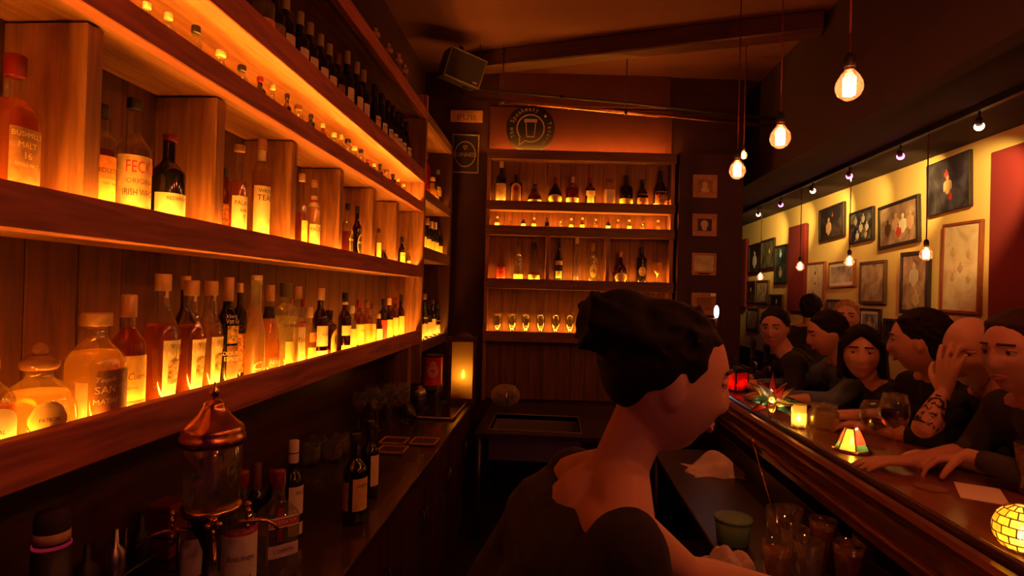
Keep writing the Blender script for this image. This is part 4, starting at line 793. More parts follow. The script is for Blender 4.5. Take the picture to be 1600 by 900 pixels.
for j, (px, py, lq, ds) in enumerate(((1240, 900, None, 'empty pint glass on the steel station beside the bar spoon'), (1285, 885, 'beer', 'pint glass of amber beer on the steel station'), (1262, 925, None, 'empty pint glass in front of the amber beer'), (1325, 930, 'whiskey', 'pint glass of brown cocktail on the steel station'), (1355, 915, 'beer', 'pint glass of golden drink close under the bar'), (1232, 862, None, 'empty pint glass furthest along the steel station'), (1212, 930, 'gold', 'pint glass of pale gold drink nearest the crumpled cloth'))):
    p = onz(px, py, UZ); glassware('pint_glass', ds, 'glass', (p.x, p.y, UZ), PINT, 'clear_thick', lq, [(0, .0095), (.026, .0095), (.031, .06), (.0395, .13), (0, .13)] if lq else None, SG, 18)
p = onz(1222, 880, UZ); p.y += .02
o = thing('mixing_glass', 'tall mixing glass holding a long bar spoon', 'glass', (p.x, p.y, UZ)); G().lathe([(0, 0), (.036, 0), (.038, .01), (.046, .17), (.0445, .17), (.036, .012), (0, .01)], 20).build('glass_body', 'jar_glass', o)
sp_ = bpy.data.objects.new('bar_spoon', None); COL.objects.link(sp_); sp_.location = (p.x, p.y, UZ); tag(sp_, 'long twisted bar spoon standing in the tall mixing glass', 'spoon')
G().tube([(.015, -.01, .02), (-.05, .12, .34)], .0025, 6).build('shaft', 'brass', sp_); G().ball((-.052, .124, .35), (.008, .008, .012)).build('tip', 'brass', sp_)
# folded towel, crumpled cloth, green tub
def blob_cloth(name, label, loc, sx, sy, h, seed, mat, n=26, fold=3):
    r = random.Random(seed); ph = [r.uniform(0, 6) for _ in range(8)]; vs, fs = [], []
    for j in range(n):
        for i in range(n):
            u, v = i / (n - 1) * 2 - 1, j / (n - 1) * 2 - 1
            k = 1 / max(abs(u), abs(v), 1e-6) if False else 1
            rr = math.hypot(u, v); e = max(0, 1 - rr ** 2.2)
            z = h * e ** .6 * (.7 + .3 * math.sin(u * fold * 2 + ph[0] + 2 * v)) + h * .18 * e * math.sin(v * fold * 3.3 + ph[1] + u * 3) + .002
            vs.append((u * sx * (1 + .12 * math.sin(5 * v + ph[2])), v * sy * (1 + .12 * math.sin(6 * u + ph[3])), z))
    for j in range(n - 1):
        for i in range(n - 1): a = j * n + i; fs.append((a, a + 1, a + n + 1, a + n))
    vs2 = vs + [(x, y, .0) for x, y, z in vs]; N = n * n
    fs2 = fs + [tuple(reversed([q + N for q in f])) for f in fs]
    ed = [(i, i + 1) for i in range(n - 1)] + [(j * n + n - 1, (j + 1) * n + n - 1) for j in range(n - 1)] + [(N - 1 - i, N - 2 - i) for i in range(n - 1)] + [((n - 1 - j) * n, (n - 2 - j) * n) for j in range(n - 1)]
    fs2 += [(b, a, a + N, b + N) for a, b in ed]
    o = G().add(vs2, fs2, True).build(name, mat, None, loc); tag(o, label, 'cloth'); return o
p = onz(1116, 737, UZ); blob_cloth('bar_towel', 'folded pale bar towel heaped on the steel station beside the bartender', (p.x, p.y, UZ), .13, .10, .085, 4, 'cloth_white', fold=2)
p = onz(1140, 893, UZ); o = blob_cloth('bar_towel', 'crumpled pale rag at the aisle edge of the steel station', (p.x, p.y, UZ), .075, .09, .07, 9, 'cloth_white', fold=3)
p = onz(1152, 858, UZ); o = thing('garnish_tub', 'green plastic garnish tub behind the crumpled rag', 'tub', (p.x, p.y + .05, UZ)); gp = plain('green_plastic', (.10, .26, .14), .5)
G().lathe([(0, 0), (.050, 0), (.053, .005), (.062, .085), (.060, .085), (.050, .008), (0, .007)], 22).build('body', gp, o); G().lathe([(.0625, .08), (.066, .082), (.066, .089), (.060, .090)], 22).build('rim', gp, o)
# ------------------------------------------------------------------ things on the bar
def onbar(px, py): return atZ(px, py, BZ)
# beer tower
o = thing('beer_tower', 'chrome beer tap tower with lit badges at the far end of the bar', 'beer tap', (1.06, 4.15, BZ))
G().lathe([(0, 0), (.055, 0), (.055, .012), (.038, .02), (.036, .30), (.040, .31)], 22).build('column', 'steel', o)
G().tube([(-.02, .0, .30), (-.03, 0, .38), (-.06, 0, .42), (-.10, 0, .42), (-.135, 0, .39), (-.145, 0, .34)], [.034, .034, .032, .028, .022, .018], 12).build('arched_head', 'steel', o)
lamp_w = emit('badge_lamp', (.95, .97, 1.0), 3.0)
for j, (x, z) in enumerate(((.05, .435), (.075, .20), (.055, -.0))):
    if j < 2:
        t = G().tube([(0, -.035, z - .03), (x, -.075, z - .03)], .008, 8).build('tap', 'steel', o)
        G().tube([(x, -.075, z - .08), (x, -.075, z - .02)], .009, 8).build('nozzle', 'steel', t)
        G().lathe([(0, -.004), (.022, -.004), (.024, 0), (.022, .004), (0, .004)], 18, M=Matrix.Translation((x, -.08, z + .02)) @ Matrix.Rotation(math.pi / 2, 4, 'X') @ Matrix.Diagonal((.75, (1.9, 1)[j], 1, 1))).build('lit_badge', lamp_w, t)
for j, (px, py, H) in enumerate(((1.33, 3.98, .30), (1.37, 3.84, .27))):
    p = Vector((px, py, BZ)); o = thing('tap_handle', 'dark upright tap handle on a small base at the far bar end, %s of two' % ('taller', 'shorter')[j], 'beer tap', p)
    G().lathe([(0, 0), (.04, 0), (.04, .01), (.02, .02), (.018, H * .5), (.026, H * .52), (.012, H * .56), (.014, H * .7), (.024, H * .85), (.02, H * .97), (0, H)], 16).build('body', 'black_metal', o); G().tube([(0, -.015, H * .45), (0, -.07, H * .42), (0, -.075, H * .32)], .008, 8).build('nozzle', 'steel', o)
# red lantern
p = onbar(1149, 611); o = thing('red_lantern', 'small red glass candle lantern with wire handle on the bar', 'lantern', p, .5)
r_, h_ = .052, .115
G().box((-r_, -r_, 0), (r_, r_, .012), .002).build('base', 'black_metal', o); G().box((-r_, -r_, h_), (r_, r_, h_ + .01), .002).lathe([(r_ * 1.2, h_ + .01), (.02, h_ + .035), (0, h_ + .036)], 4, M=Matrix.Rotation(math.pi / 4, 4, 'Z')).build('roof', 'black_metal', o)
for sx in (-1, 1):
    for sy in (-1, 1): G().box((sx * r_, sy * r_, .012), (sx * (r_ - .007), sy * (r_ - .007), h_)).build('post', 'black_metal', o)
for a, b in (((-r_ + .007, -r_ + .002, .012), (r_ - .007, -r_ + .004, h_)), ((-r_ + .007, r_ - .004, .012), (r_ - .007, r_ - .002, h_)), ((-r_ + .002, -r_ + .007, .012), (-r_ + .004, r_ - .007, h_)), ((r_ - .004, -r_ + .007, .012), (r_ - .002, r_ - .007, h_))): G().box(a, b).build('pane', 'red_glass', o)
G().tube([(-.03, 0, h_ + .02), (-.03, 0, h_ + .06), (0, 0, h_ + .085), (.03, 0, h_ + .06), (.03, 0, h_ + .02)], .003, 6).build('handle', 'black_metal', o)
c_ = G().lathe([(0, .0125), (.018, .0125), (.018, .03), (0, .03)], 12).build('candle', 'wax', o); flame(c_, .031, .8); plight('candle_glow', o, (0, 0, .05), .55, (1, .35, .1), .008)
# glowing bead standing in for a white flare at the inner edge
p = atZ(1123, 618, BZ + .004); o = thing('flare_bead', 'tiny white glowing bead on the inner bar edge beside the red lantern', 'lamp', (BX0 + .035, p.y, BZ + .004)); G().lathe([(0, 0), (.016, 0), (.018, .006), (.010, .014), (0, .014)], 14).build('base', 'black_metal', o); G().ball((0, 0, .020), (.014, .010, .008)).build('bulb', emit('flare_glow', (.85, .9, 1), 6), o)
# moravian star lantern
p = onbar(1206, 660); SR = .125; o = thing('star_lantern', 'many-pointed stained glass star lantern glowing red and yellow on the bar', 'lantern', (p.x, p.y, BZ + SR * .80), .35)
SC = {'red': glass('star_red', (.80, .05, .03), .55), 'yellow': glass('star_yellow', (.98, .72, .15), .6), 'green': glass('star_green', (.12, .30, .10), .5), 'orange': glass('star_orange', (.95, .35, .06), .55), 'clear': glass('star_clear', (.95, .88, .7), .55)}
cr = .048; dirs = [Vector(v) for v in ((1, 0, 0), (-1, 0, 0), (0, 1, 0), (0, -1, 0), (0, 0, 1))] + [Vector((a, b, c)) for a in (-1, 1) for b in (-1, 1) for c in (-1, 1)] + [Vector(v) for v in ((1, 1, 0), (1, -1, 0), (-1, 1, 0), (-1, -1, 0), (0, -1, 1), (1, 0, 1), (-1, 0, 1), (0, 1, 1))]
cyc = ['red', 'green', 'orange', 'yellow', 'red', 'orange', 'clear', 'red', 'yellow', 'green', 'orange', 'red', 'yellow']
for k, d in enumerate(dirs):
    d = d.normalized(); a = d.orthogonal().normalized(); b = d.cross(a); L = SR if abs(d.z) < .2 or d.z > .9 else SR * .92
    if d.z < -.3: L = SR * .95
    ring = [d * cr * .78 + (a * math.cos(t) + b * math.sin(t)) * cr * .52 for t in [math.pi / 4 + i * math.pi / 2 for i in range(4)]]; tip = d * L
    sk_ = G().add([*ring, tip], [(0, 1, 4), (1, 2, 4), (2, 3, 4), (3, 0, 4)]).build('glass_point', SC[cyc[k % len(cyc)]], o)
    e = G()
    for q in ring: e.tube([q, tip], .0014, 4)
    for i in range(4): e.tube([ring[i], ring[(i + 1) % 4]], .0014, 4)
    e.build('lead_edge', 'black_metal', sk_)
G().ball((0, 0, 0), .014).build('bulb', emit('star_bulb', (1, .75, .4), 40), o); plight('star_glow', o, (0, 0, .0), .9, (1, .55, .2), .012)
# candle glass and jar
p = onbar(1248, 668); o = thing('candle_glass', 'clear candle glass with a bright tea light beside the amber jar', 'candle', p)
G().lathe([(0, 0), (.030, 0), (.033, .006), (.033, .10), (.031, .10), (.030, .010), (0, .009)], 6).build('glass_body', 'orange_glass', o); c_ = G().lathe([(0, .010), (.02, .010), (.02, .024), (0, .024)], 12).build('tea_light', 'wax', o); flame(c_, .025, 1.0); plight('candle_glow', o, (0, 0, .05), 1.0, (1, .5, .12), .008)
p = onbar(1287, 670); o = thing('candle_jar', 'round glass jar of amber wax with a thick rim', 'jar', p)
G().lathe([(0, 0), (.055, 0), (.060, .008), (.062, .05), (.058, .075), (.050, .085), (.052, .090), (.052, .105), (.050, .105), (.048, .088), (.056, .072), (.058, .012), (0, .010)], 24).build('glass_body', 'clear_thick', o); G().lathe([(0, .011), (.053, .011), (.056, .05), (0, .052)], 20).build('wax', 'orange_liq', o)
# votive of stained glass
p = onbar(1331, 704); o = thing('stained_votive', 'small tapered stained glass votive in red, yellow and green', 'candle', p, .3)
n = 6; b0, b1, hh = .058, .026, .082; pal = ['star_red', 'star_yellow', 'star_red', 'star_orange', 'star_red', 'star_yellow']
pt = lambda r, k, z: (r * math.cos(2 * math.pi * k / n), r * math.sin(2 * math.pi * k / n), z)
for k in range(n):
    m1 = .35; rm_ = b0 + (b1 - b0) * m1
    G().add([pt(b0, k, .008), pt(b0, k + 1, .008), pt(rm_, k + 1, hh * m1), pt(rm_, k, hh * m1)], [(0, 1, 2, 3)]).build('pane', ('star_green', 'star_yellow')[k % 2], o)
    G().add([pt(rm_, k, hh * m1), pt(rm_, k + 1, hh * m1), pt(b1, k + 1, hh), pt(b1, k, hh)], [(0, 1, 2, 3)]).build('pane', pal[k], o)
    G().tube([pt(b0, k, .008), pt(b1, k, hh)], .002, 5).build('lead_edge', 'black_metal', o)
G().lathe([(0, 0), (.066, 0), (.066, .006), (0, .008)], 24).build('base', 'copper', o); c_ = G().lathe([(0, .008), (.018, .008), (.018, .02), (0, .02)], 12).build('tea_light', 'wax', o); flame(c_, .021, .9); plight('candle_glow', o, (0, 0, .045), 1.0, (1, .5, .15), .008)
BIGW = [(0, 0), (.038, 0), (.037, .003), (.007, .010), (.0045, .02), (.0045, .10), (.014, .108), (.038, .135), (.047, .165), (.045, .20), (.037, .235), (.0355, .235), (.0435, .20), (.0455, .165), (.036, .138), (0, .114)]
p = onbar(1396, 722); glassware('wine_glass', 'tall wine glass half full of red wine on the bar', 'glass', p, BIGW, 'clear', 'redwine', [(0, .115), (.034, .137), (.0445, .162), (.0445, .175), (0, .175)])
p = onbar(1367, 700); glassware('balloon_glass', 'round balloon glass with dark drink behind the red wine glass', 'glass', p, [(0, 0), (.036, 0), (.035, .003), (.008, .010), (.006, .05), (.020, .060), (.046, .085), (.056, .12), (.052, .155), (.042, .175), (.0405, .175), (.050, .155), (.054, .12), (.044, .088), (0, .064)], 'clear', 'redwine', [(0, .065), (.043, .09), (.050, .105), (0, .105)])
p = onbar(1246, 610); glassware('bud_vase', 'slim clear bottle-shaped glass beside the star lantern', 'glass', p, [(0, 0), (.028, 0), (.03, .006), (.03, .08), (.012, .12), (.011, .17), (.010, .17), (.011, .12), (.028, .08), (0, .008)], 'clear')
for k, (px, py) in enumerate(((1290, 622), (1312, 618))):
    p = onbar(px, py); glassware('tumbler', 'water tumbler on the bar before the woman in the dark top', 'glass', p, TU, 'clear', group='water tumblers on the bar')
o = G().box((-.085, -.055, 0), (.085, .055, .0018)).build('paper_sheet', 'paper', None, onbar(1532, 771), math.radians(62)); tag(o, 'blank cream paper slip lying on the bar', 'paper')
o = G().lathe([(0, 0), (.045, 0), (.045, .003), (0, .003)], 24).build('coaster', LABS['brown'], None, onbar(1455, 762)); tag(o, 'round brown coaster beside the paper slip', 'coaster')
p = onbar(1596, 862); o = thing('mosaic_candle', 'round yellow mosaic glass candle ball near the bar edge', 'candle', p)
mz = .050; mr = .054; msm = [glass('mosaic_a', (.98, .75, .18), .6), glass('mosaic_b', (.95, .55, .08), .6), glass('mosaic_c', (.98, .9, .5), .6)]
for j in range(7):
    t0, t1 = math.pi * (.12 + .80 * j / 7), math.pi * (.12 + .80 * (j + .9) / 7)
    for i in range(12):
        a0, a1 = 2 * math.pi * (i + .5 * (j % 2)) / 12, 2 * math.pi * (i + .9 + .5 * (j % 2)) / 12
        q = [(mr * math.sin(t) * math.cos(a), mr * math.sin(t) * math.sin(a), mz - mr * math.cos(t)) for t, a in ((t0, a0), (t0, a1), (t1, a1), (t1, a0))]
        G().add(q, [(0, 1, 2, 3)]).build('tessera', msm[(i * 5 + j * 3) % 3], o)
G().lathe([(mr * .975 * math.sin(t), mz - mr * .975 * math.cos(t)) for t in [math.pi * (.12 + .82 * k / 10) for k in range(11)]], 20).build('glass_ball', 'orange_glass', o)
gt = G()
for j in range(8):
    t0 = math.pi * (.12 + .80 * (j - .05) / 7); rr_ = (mr + .0005) * math.sin(t0); zz_ = mz - (mr + .0005) * math.cos(t0)
    gt.tube([(rr_ * math.cos(2 * math.pi * i / 24), rr_ * math.sin(2 * math.pi * i / 24), zz_) for i in range(25)], .0014, 4, caps=False)
    if j < 7:
        for i in range(12):
            a_ = 2 * math.pi * (i - .05 + .5 * (j % 2)) / 12; gt.tube([((mr + .0005) * math.sin(t) * math.cos(a_), (mr + .0005) * math.sin(t) * math.sin(a_), mz - (mr + .0005) * math.cos(t)) for t in [math.pi * (.12 + .80 * (j + q / 3) / 7) for q in range(4)]], .0013, 4)
gt.build('grout', LABS['brown'], o)
c_ = G().lathe([(0, .004), (.018, .004), (.018, .02), (0, .02)], 12).build('tea_light', 'wax', o); flame(c_, .021, 1.0); plight('candle_glow', o, (0, 0, .05), .75, (1, .55, .14), .008)
p = onbar(1612, 775); glassware('pint_glass', 'pint glass of pale drink in reach of the bearded patron' if False else 'pint glass of pale drink beside the long-sleeved patron', 'glass', p, PINT, 'clear_thick', 'gold', [(0, .0095), (.026, .0095), (.031, .06), (.0395, .13), (0, .13)])
# ------------------------------------------------------------------ pendants
emit('filament', (1, .62, .25), 60)
def pendant(label, loc, ztop, r, watts, group):
    o = thing('pendant_bulb', label, 'lamp', loc, 0, group)
    G().lathe([(0, -r * 1.05), (r * .35, -r * .98), (r * .72, -r * .72), (r * .95, -r * .3), (r, 0), (r * .93, r * .4), (r * .72, r * .8), (r * .45, r * 1.15), (r * .32, r * 1.35)], 22).build('bulb', 'bulb_glass', o)
    fw, fh = r * .40, r * .72; g = G()
    for k in range(8):
        a = 2 * math.pi * k / 8; b = 2 * math.pi * (k + .5) / 8
        g.tube([(fw * math.cos(a), fw * math.sin(a), -fh * .8), (fw * math.cos(b), fw * math.sin(b), fh)], r * .055, 5)
    g.tube([(fw * math.cos(2 * math.pi * k / 8), fw * math.sin(2 * math.pi * k / 8), -fh * .8) for k in range(9)], r * .05, 5); g.build('filament', 'filament', o)
    G().lathe([(r * .30, r * 1.2), (r * .32, r * 1.25), (r * .32, r * 1.7), (0, r * 1.72)], 14).build('screw_base', 'brass', o)
    G().lathe([(r * .36, r * 1.5), (r * .40, r * 1.55), (r * .40, r * 2.3), (r * .2, r * 2.6), (0, r * 2.6)], 14).build('socket', 'black_plastic', o)
    G().tube([(0, 0, r * 2.55), (0, 0, ztop - loc[2])], .004, 6).build('cord', plain('cord_red', (.15, .03, .03), .8), o)
    plight('bulb_light', o, (0, 0, 0), watts, PENDANT_COL, r * .4); return o
pn = [(1327, 136), (1219, 216), (1152, 267)]
for k, (px, py) in enumerate(pn):
    p = atX(px, py, 1.15); pendant('clear filament bulb hanging over the bar, %s' % ('nearest the arm with the paper slip' if False else ('above the red wine glass', 'above the amber candle jar', 'above the red candle lantern')[k]), (1.15, p.y, p.z), CEIL, .052, PENDANT_W, 'filament bulbs over the bar')
for k, yy in enumerate((1.50, .86, .22, -.42, -1.06)):  # unseen continuation of the row, added at raised wattage as fill light
    pendant('unseen filament bulb above the near bar, %s from the bulb above the red wine glass' % ORD[k + 1], (1.15, yy, 2.56), CEIL, .052, PENDANT_W * 2.2, 'filament bulbs over the bar')
for k, (px, py) in enumerate(((1447, 398), (1327, 409), (1250, 417), (1188, 433))):
    p = atX(px, py, 2.5); pendant('small low-hanging bulb before the yellow wall, %s from the tall framed print' % ORD[k + 1], (2.5, p.y, p.z), 2.83, .040, PENDANT_W * .35, 'low bulbs along the yellow wall')
# round mirrored lamp by the pier: two small bare bulbs
p = atY(1162, 243, 4.4); o = pendant('small bare bulb hanging beside the pier above the bar end', p, CEIL, .028, PENDANT_W * .2, None)
# ------------------------------------------------------------------ ceiling track with spots
tz = 2.70
tr_ = thing('light_track', 'black ceiling track along the yellow wall carrying small spotlights', 'track', (2.46, 5.2, 2.79)); G().box((-.02, -3.4, 0), (.02, 3.4, .04), .003).build('rail', 'black_metal', tr_)
SP = [(1530, 197, 0), (1407, 244, 1), (1327, 275, 1), (1270, 298, 0), (1220, 320, 1), (1185, 335, 0)]
emit('spot_lens', (1, .55, .30), 9); emit('spot_lens_pink', (1, .16, .62), 6)
AIM = [(1538, 318), (1425, 310), (1345, 330), (1300, 345), (1240, 365), (1195, 385)]
for k, (px, py, pink) in enumerate(SP):
    p = atX(px, py, 2.46); tz = p.z
    t = atX(*AIM[k], RX); d = (t - Vector((2.46, p.y, tz))).normalized()
    o = thing('track_spot', '%s track spotlight, %s along the track from the broad red panel' % (('warm white', 'pink-lensed')[pink], ORD[k + 1]), 'spotlight', (2.46, p.y, tz), 0, 'track spotlights')
    Q = d.to_track_quat('Z', 'Y').to_matrix().to_4x4()
    G().lathe([(0, -.075), (.014, -.075), (.018, -.065), (.018, -.022), (.012, -.018), (0, -.018)], 16, M=Q).build('socket', 'black_metal', o)
    G().tube([(-.0, 0, .035), tuple(-d * .05)], .007, 6).build('bracket', 'black_metal', o)
    G().ball((0, 0, .004), (.026, .026, .024), M=Q).build('bulb', ('spot_lens', 'spot_lens_pink')[pink], o)
    G().tube([(0, 0, .03), (0, 0, 2.789 - tz)], .006, 6).build('stem', 'black_metal', o)
    l = bpy.data.lights.new('spot_beam', 'SPOT'); l.energy = SPOT_W * (1.0, .9, .55, .75, .6, .8)[k]; l.color = SPOT_COL; l.spot_size = math.radians(62); l.spot_blend = .7; l.shadow_soft_size = .02
    b = bpy.data.objects.new('spot_beam', l); COL.objects.link(b); b.parent = o; b.matrix_local = Matrix.Translation(d * .04) @ d.to_track_quat('-Z', 'Y').to_matrix().to_4x4()
# ------------------------------------------------------------------ pictures on the yellow wall
def art(name, cols, scale, dist=1.0):
    m, t, o = nt(name); b = t.nodes.new('ShaderNodeBsdfPrincipled'); b.inputs['Roughness'].default_value = .35; t.links.new(b.outputs[0], o.inputs[0])
    tc = t.nodes.new('ShaderNodeTexCoord'); n = t.nodes.new('ShaderNodeTexNoise'); n.inputs['Scale'].default_value = scale; n.inputs['Detail'].default_value = 4; n.inputs['Distortion'].default_value = dist
    r = t.nodes.new('ShaderNodeValToRGB'); e = r.color_ramp.elements
    while len(e) < len(cols): e.new(.5)
    for i, c in enumerate(cols): e[i].position = .32 + .36 * i / max(1, len(cols) - 1); e[i].color = (*c, 1)
    t.links.new(tc.outputs['Object'], n.inputs['Vector']); t.links.new(n.outputs[0], r.inputs[0]); t.links.new(r.outputs[0], b.inputs['Base Color']); return m
dk = (.02, .015, .015); A = {
 'night': art('art_night', [dk, (.05, .04, .05), (.10, .10, .12)], 5), 'dancer': art('art_dancer', [dk, (.03, .02, .02), (.10, .06, .04)], 4), 'faces': art('art_faces', [dk, (.05, .05, .06), (.30, .26, .18)], 9),
 'group': art('art_group', [(.18, .10, .06), (.34, .2, .12), (.5, .36, .22)], 7), 'sepia': art('art_sepia', [(.20, .12, .07), (.42, .28, .15), (.60, .45, .26)], 8), 'pale': art('art_pale', [(.62, .45, .22), (.78, .62, .36), (.85, .74, .5)], 6),
 'moss': art('art_moss', [(.04, .04, .02), (.10, .10, .05), (.22, .16, .08)], 7), 'grey': art('art_grey', [(.08, .06, .06), (.25, .2, .18), (.5, .44, .36)], 10), 'dusk': art('art_dusk', [(.02, .03, .04), (.04, .06, .07), (.10, .10, .09)], 6)}
FRB = plain('frame_black', (.03, .018, .014), .4); FRR = plain('frame_redwood', (.28, .07, .03), .4, noise=.2, nscale=30); FRN = plain('frame_brown', (.10, .045, .02), .45)
skin_p = plain('art_skin', (.55, .34, .20), .6); red_p = plain('art_red', (.5, .05, .04), .6); pale_p = plain('art_white', (.72, .66, .5), .6); blue_p = plain('art_blue', (.45, .62, .72), .5)
def figure(g, u, v, s):      # a small seated or standing figure printed on the sheet, in picture metres
    g.ball((0, u, v + s * .36), (.0015, s * .11, s * .14), 12, 6).ball((0, u, v + s * .12), (.0015, s * .26, s * .13), 12, 6).ball((0, u, v - s * .12), (.0015, s * .21, s * .36), 12, 6)
    g.ball((0, u - s * .24, v - s * .05), (.0015, s * .07, s * .24), 10, 6).ball((0, u + s * .24, v - s * .08), (.0015, s * .07, s * .24), 10, 6)
def picture(px0, px1, yt, yb, label, kind, fm=FRB, fw=.022, mat=0.0, figs=(), tilt=0.0, name='framed_picture', dep=.03):
    ya, yb_ = yX(px1, RX), yX(px0, RX); yc, w2 = (ya + yb_) / 2, abs(yb_ - ya) / 2; pm = (px0 + px1) / 2
    zt, zb = zOn(pm, yt, RX, yc), zOn(pm, yb, RX, yc); zc, h2 = (zt + zb) / 2, (zt - zb) / 2
    o = thing(name, label, 'picture', (RX - dep - .004, yc, zc)); o.rotation_euler = (math.radians(tilt), 0, 0)
    for a, b in (((0, -w2, h2 - fw), (dep, w2, h2)), ((0, -w2, -h2), (dep, w2, -h2 + fw)), ((0, -w2, -h2 + fw), (dep, -w2 + fw, h2 - fw)), ((0, w2 - fw, -h2 + fw), (dep, w2, h2 - fw))): G().box(a, b, .003).build('frame_bar', fm, o)
    if mat: G().box((.010, -w2 + fw, -h2 + fw), (.022, w2 - fw, h2 - fw)).build('mount', 'paper', o)
    i = fw + mat; G().box((.008, -w2 + i, -h2 + i), (.020, w2 - i, h2 - i)).build('sheet', A[kind], o)
    for (u, v, s, m) in figs:      # u to the right as seen by a viewer facing the wall (-Y), in half sizes
        g = G(); figure(g, -u * w2, v * h2, s * h2); g.build('printed_figure', m, o, mw=Matrix.Translation((.0072, 0, 0)))
    return o
picture(1450, 1518, 247, 331, 'large unframed dark painting of a red-hatted musician', 'night', FRB, .006, 0, [(.0, .0, .75, skin_p), (-.05, .42, .35, red_p), (.12, -.45, .35, red_p)], -2)
picture(1375, 1438, 314, 385, 'wide framed group photograph below the largest dark painting', 'group', FRB, .03, 0, [(-.5, -.1, .8, FRN), (-.1, .05, .9, skin_p), (.25, -.05, .9, pale_p), (.6, .0, .85, skin_p), (.05, -.3, .7, red_p)], -3)
picture(1329, 1366, 328, 379, 'framed collage of pale faces on black', 'faces', FRB, .02, 0, [(-.45, .4, .6, pale_p), (.2, .45, .6, pale_p), (.0, -.05, .7, pale_p), (.5, -.1, .6, pale_p), (-.3, -.5, .6, pale_p), (.4, -.55, .55, skin_p)], -2)
picture(1281, 1320, 322, 374, 'dark framed picture of a figure playing an instrument', 'dancer', FRB, .025, 0, [(-.2, -.2, 1.1, skin_p), (.1, .45, .3, FRR)], -2)
picture(1476, 1537, 347, 490, 'tall cream print in a thin redwood frame', 'pale', FRR, .022, 0, [(-.4, .35, .22, LABS['tan']), (.4, .3, .22, LABS['tan']), (-.4, -.2, .22, LABS['tan']), (.42, -.25, .22, LABS['tan']), (0, 0, .25, LABS['tan'])], 1.2)
picture(1411, 1456, 393, 491, 'tall dark-framed sepia poster beside the tall cream print', 'sepia', FRB, .035, 0, [(-.05, .25, .8, pale_p), (.1, -.5, .6, LABS['tan'])], .5)
picture(1347, 1387, 408, 475, 'upright sepia photograph in a brown frame', 'sepia', FRN, .028, .0, [], 0)
picture(1298, 1338, 408, 449, 'small landscape photograph with pale mount and redwood frame', 'grey', FRR, .018, .035, [], -1)
picture(1263, 1291, 410, 492, 'pale paper poster with small drawings in a redwood frame', 'pale', FRR, .022, 0, [(.0, .6, .18, FRB), (-.2, -.2, .25, FRB), (.2, -.5, .15, FRR), (.0, .2, .15, FRN)], 0)
picture(1212, 1231, 383, 444, 'narrow dark poster with a glowing white pint glass', 'dusk', FRB, .03, 0, [(.0, .55, .45, blue_p), (.0, -.4, .6, LABS['tan'])], 0)
picture(1190, 1211, 374, 421, 'dark mossy painting beside the narrow poster', 'moss', FRB, .03, 0, [(.3, .2, .4, LABS['tan'])], -1)
picture(1171, 1190, 381, 427, 'dark picture of a pale seated dancer', 'dancer', FRB, .03, 0, [(.0, -.1, 1.2, pale_p)], -1)
picture(1168, 1183, 439, 473, 'small dark portrait low on the wall beside its twin', 'dancer', FRN, .03, 0, [(.0, .2, .5, skin_p)])
picture(1185, 1203, 438, 475, 'small brown print low on the wall right of the dark portrait' if False else 'small brown print between the dark portrait and the landscape print', 'sepia', FRN, .03)
picture(1205, 1226, 460, 482, 'small landscape print with one pale blot', 'dancer', FRN, .03, 0, [(.1, .0, .8, LABS['tan'])])
picture(1171, 1189, 481, 517, 'lowest upright brown picture at the far end of the yellow wall', 'sepia', FRN, .035)
picture(1296, 1316, 468, 492, 'small dark print partly behind a blond head', 'grey', FRB, .02)
picture(1348, 1380, 482, 531, 'upright photograph in dark frame with a wide pale mount', 'grey', FRB, .022, .03, [(.0, .0, .8, LABS['tan'])])
picture(1386, 1404, 498, 545, 'dark narrow picture behind the dark-haired man', 'dancer', FRB, .03)
picture(1331, 1344, 487, 505, 'tiny dark print beside the wide-mounted photograph', 'dancer', FRB, .02)
for a, b, yt, yb, ds in ((1555, 1680, 232, 520, 'broad red fabric acoustic panel on the yellow wall'), (1236, 1262, 352, 487, 'narrow red fabric acoustic panel between two clusters of pictures'), (1150, 1169, 375, 480, 'dark red fabric acoustic panel at the far end of the yellow wall')):
    ya, yb_ = yX(b, RX), yX(a, RX); pm = (a + min(b, 1600)) / 2; ym = (ya + yb_) / 2; zt = zOn(pm, yt, RX, yX(pm, RX)); zb = zOn(pm, yb, RX, yX(pm, RX))
    o = thing('acoustic_panel', ds, 'panel', (RX - .052, ym, zb)); h_ = abs(yb_ - ya) / 2
    G().box((0, -h_, 0), (.04, h_, zt - zb), .008).build('fabric_face', 'red_fabric', o); G().box((.0405, -h_ + .01, .01), (.051, h_ - .01, zt - zb - .01)).build('back_frame', 'darkwood_z', o)
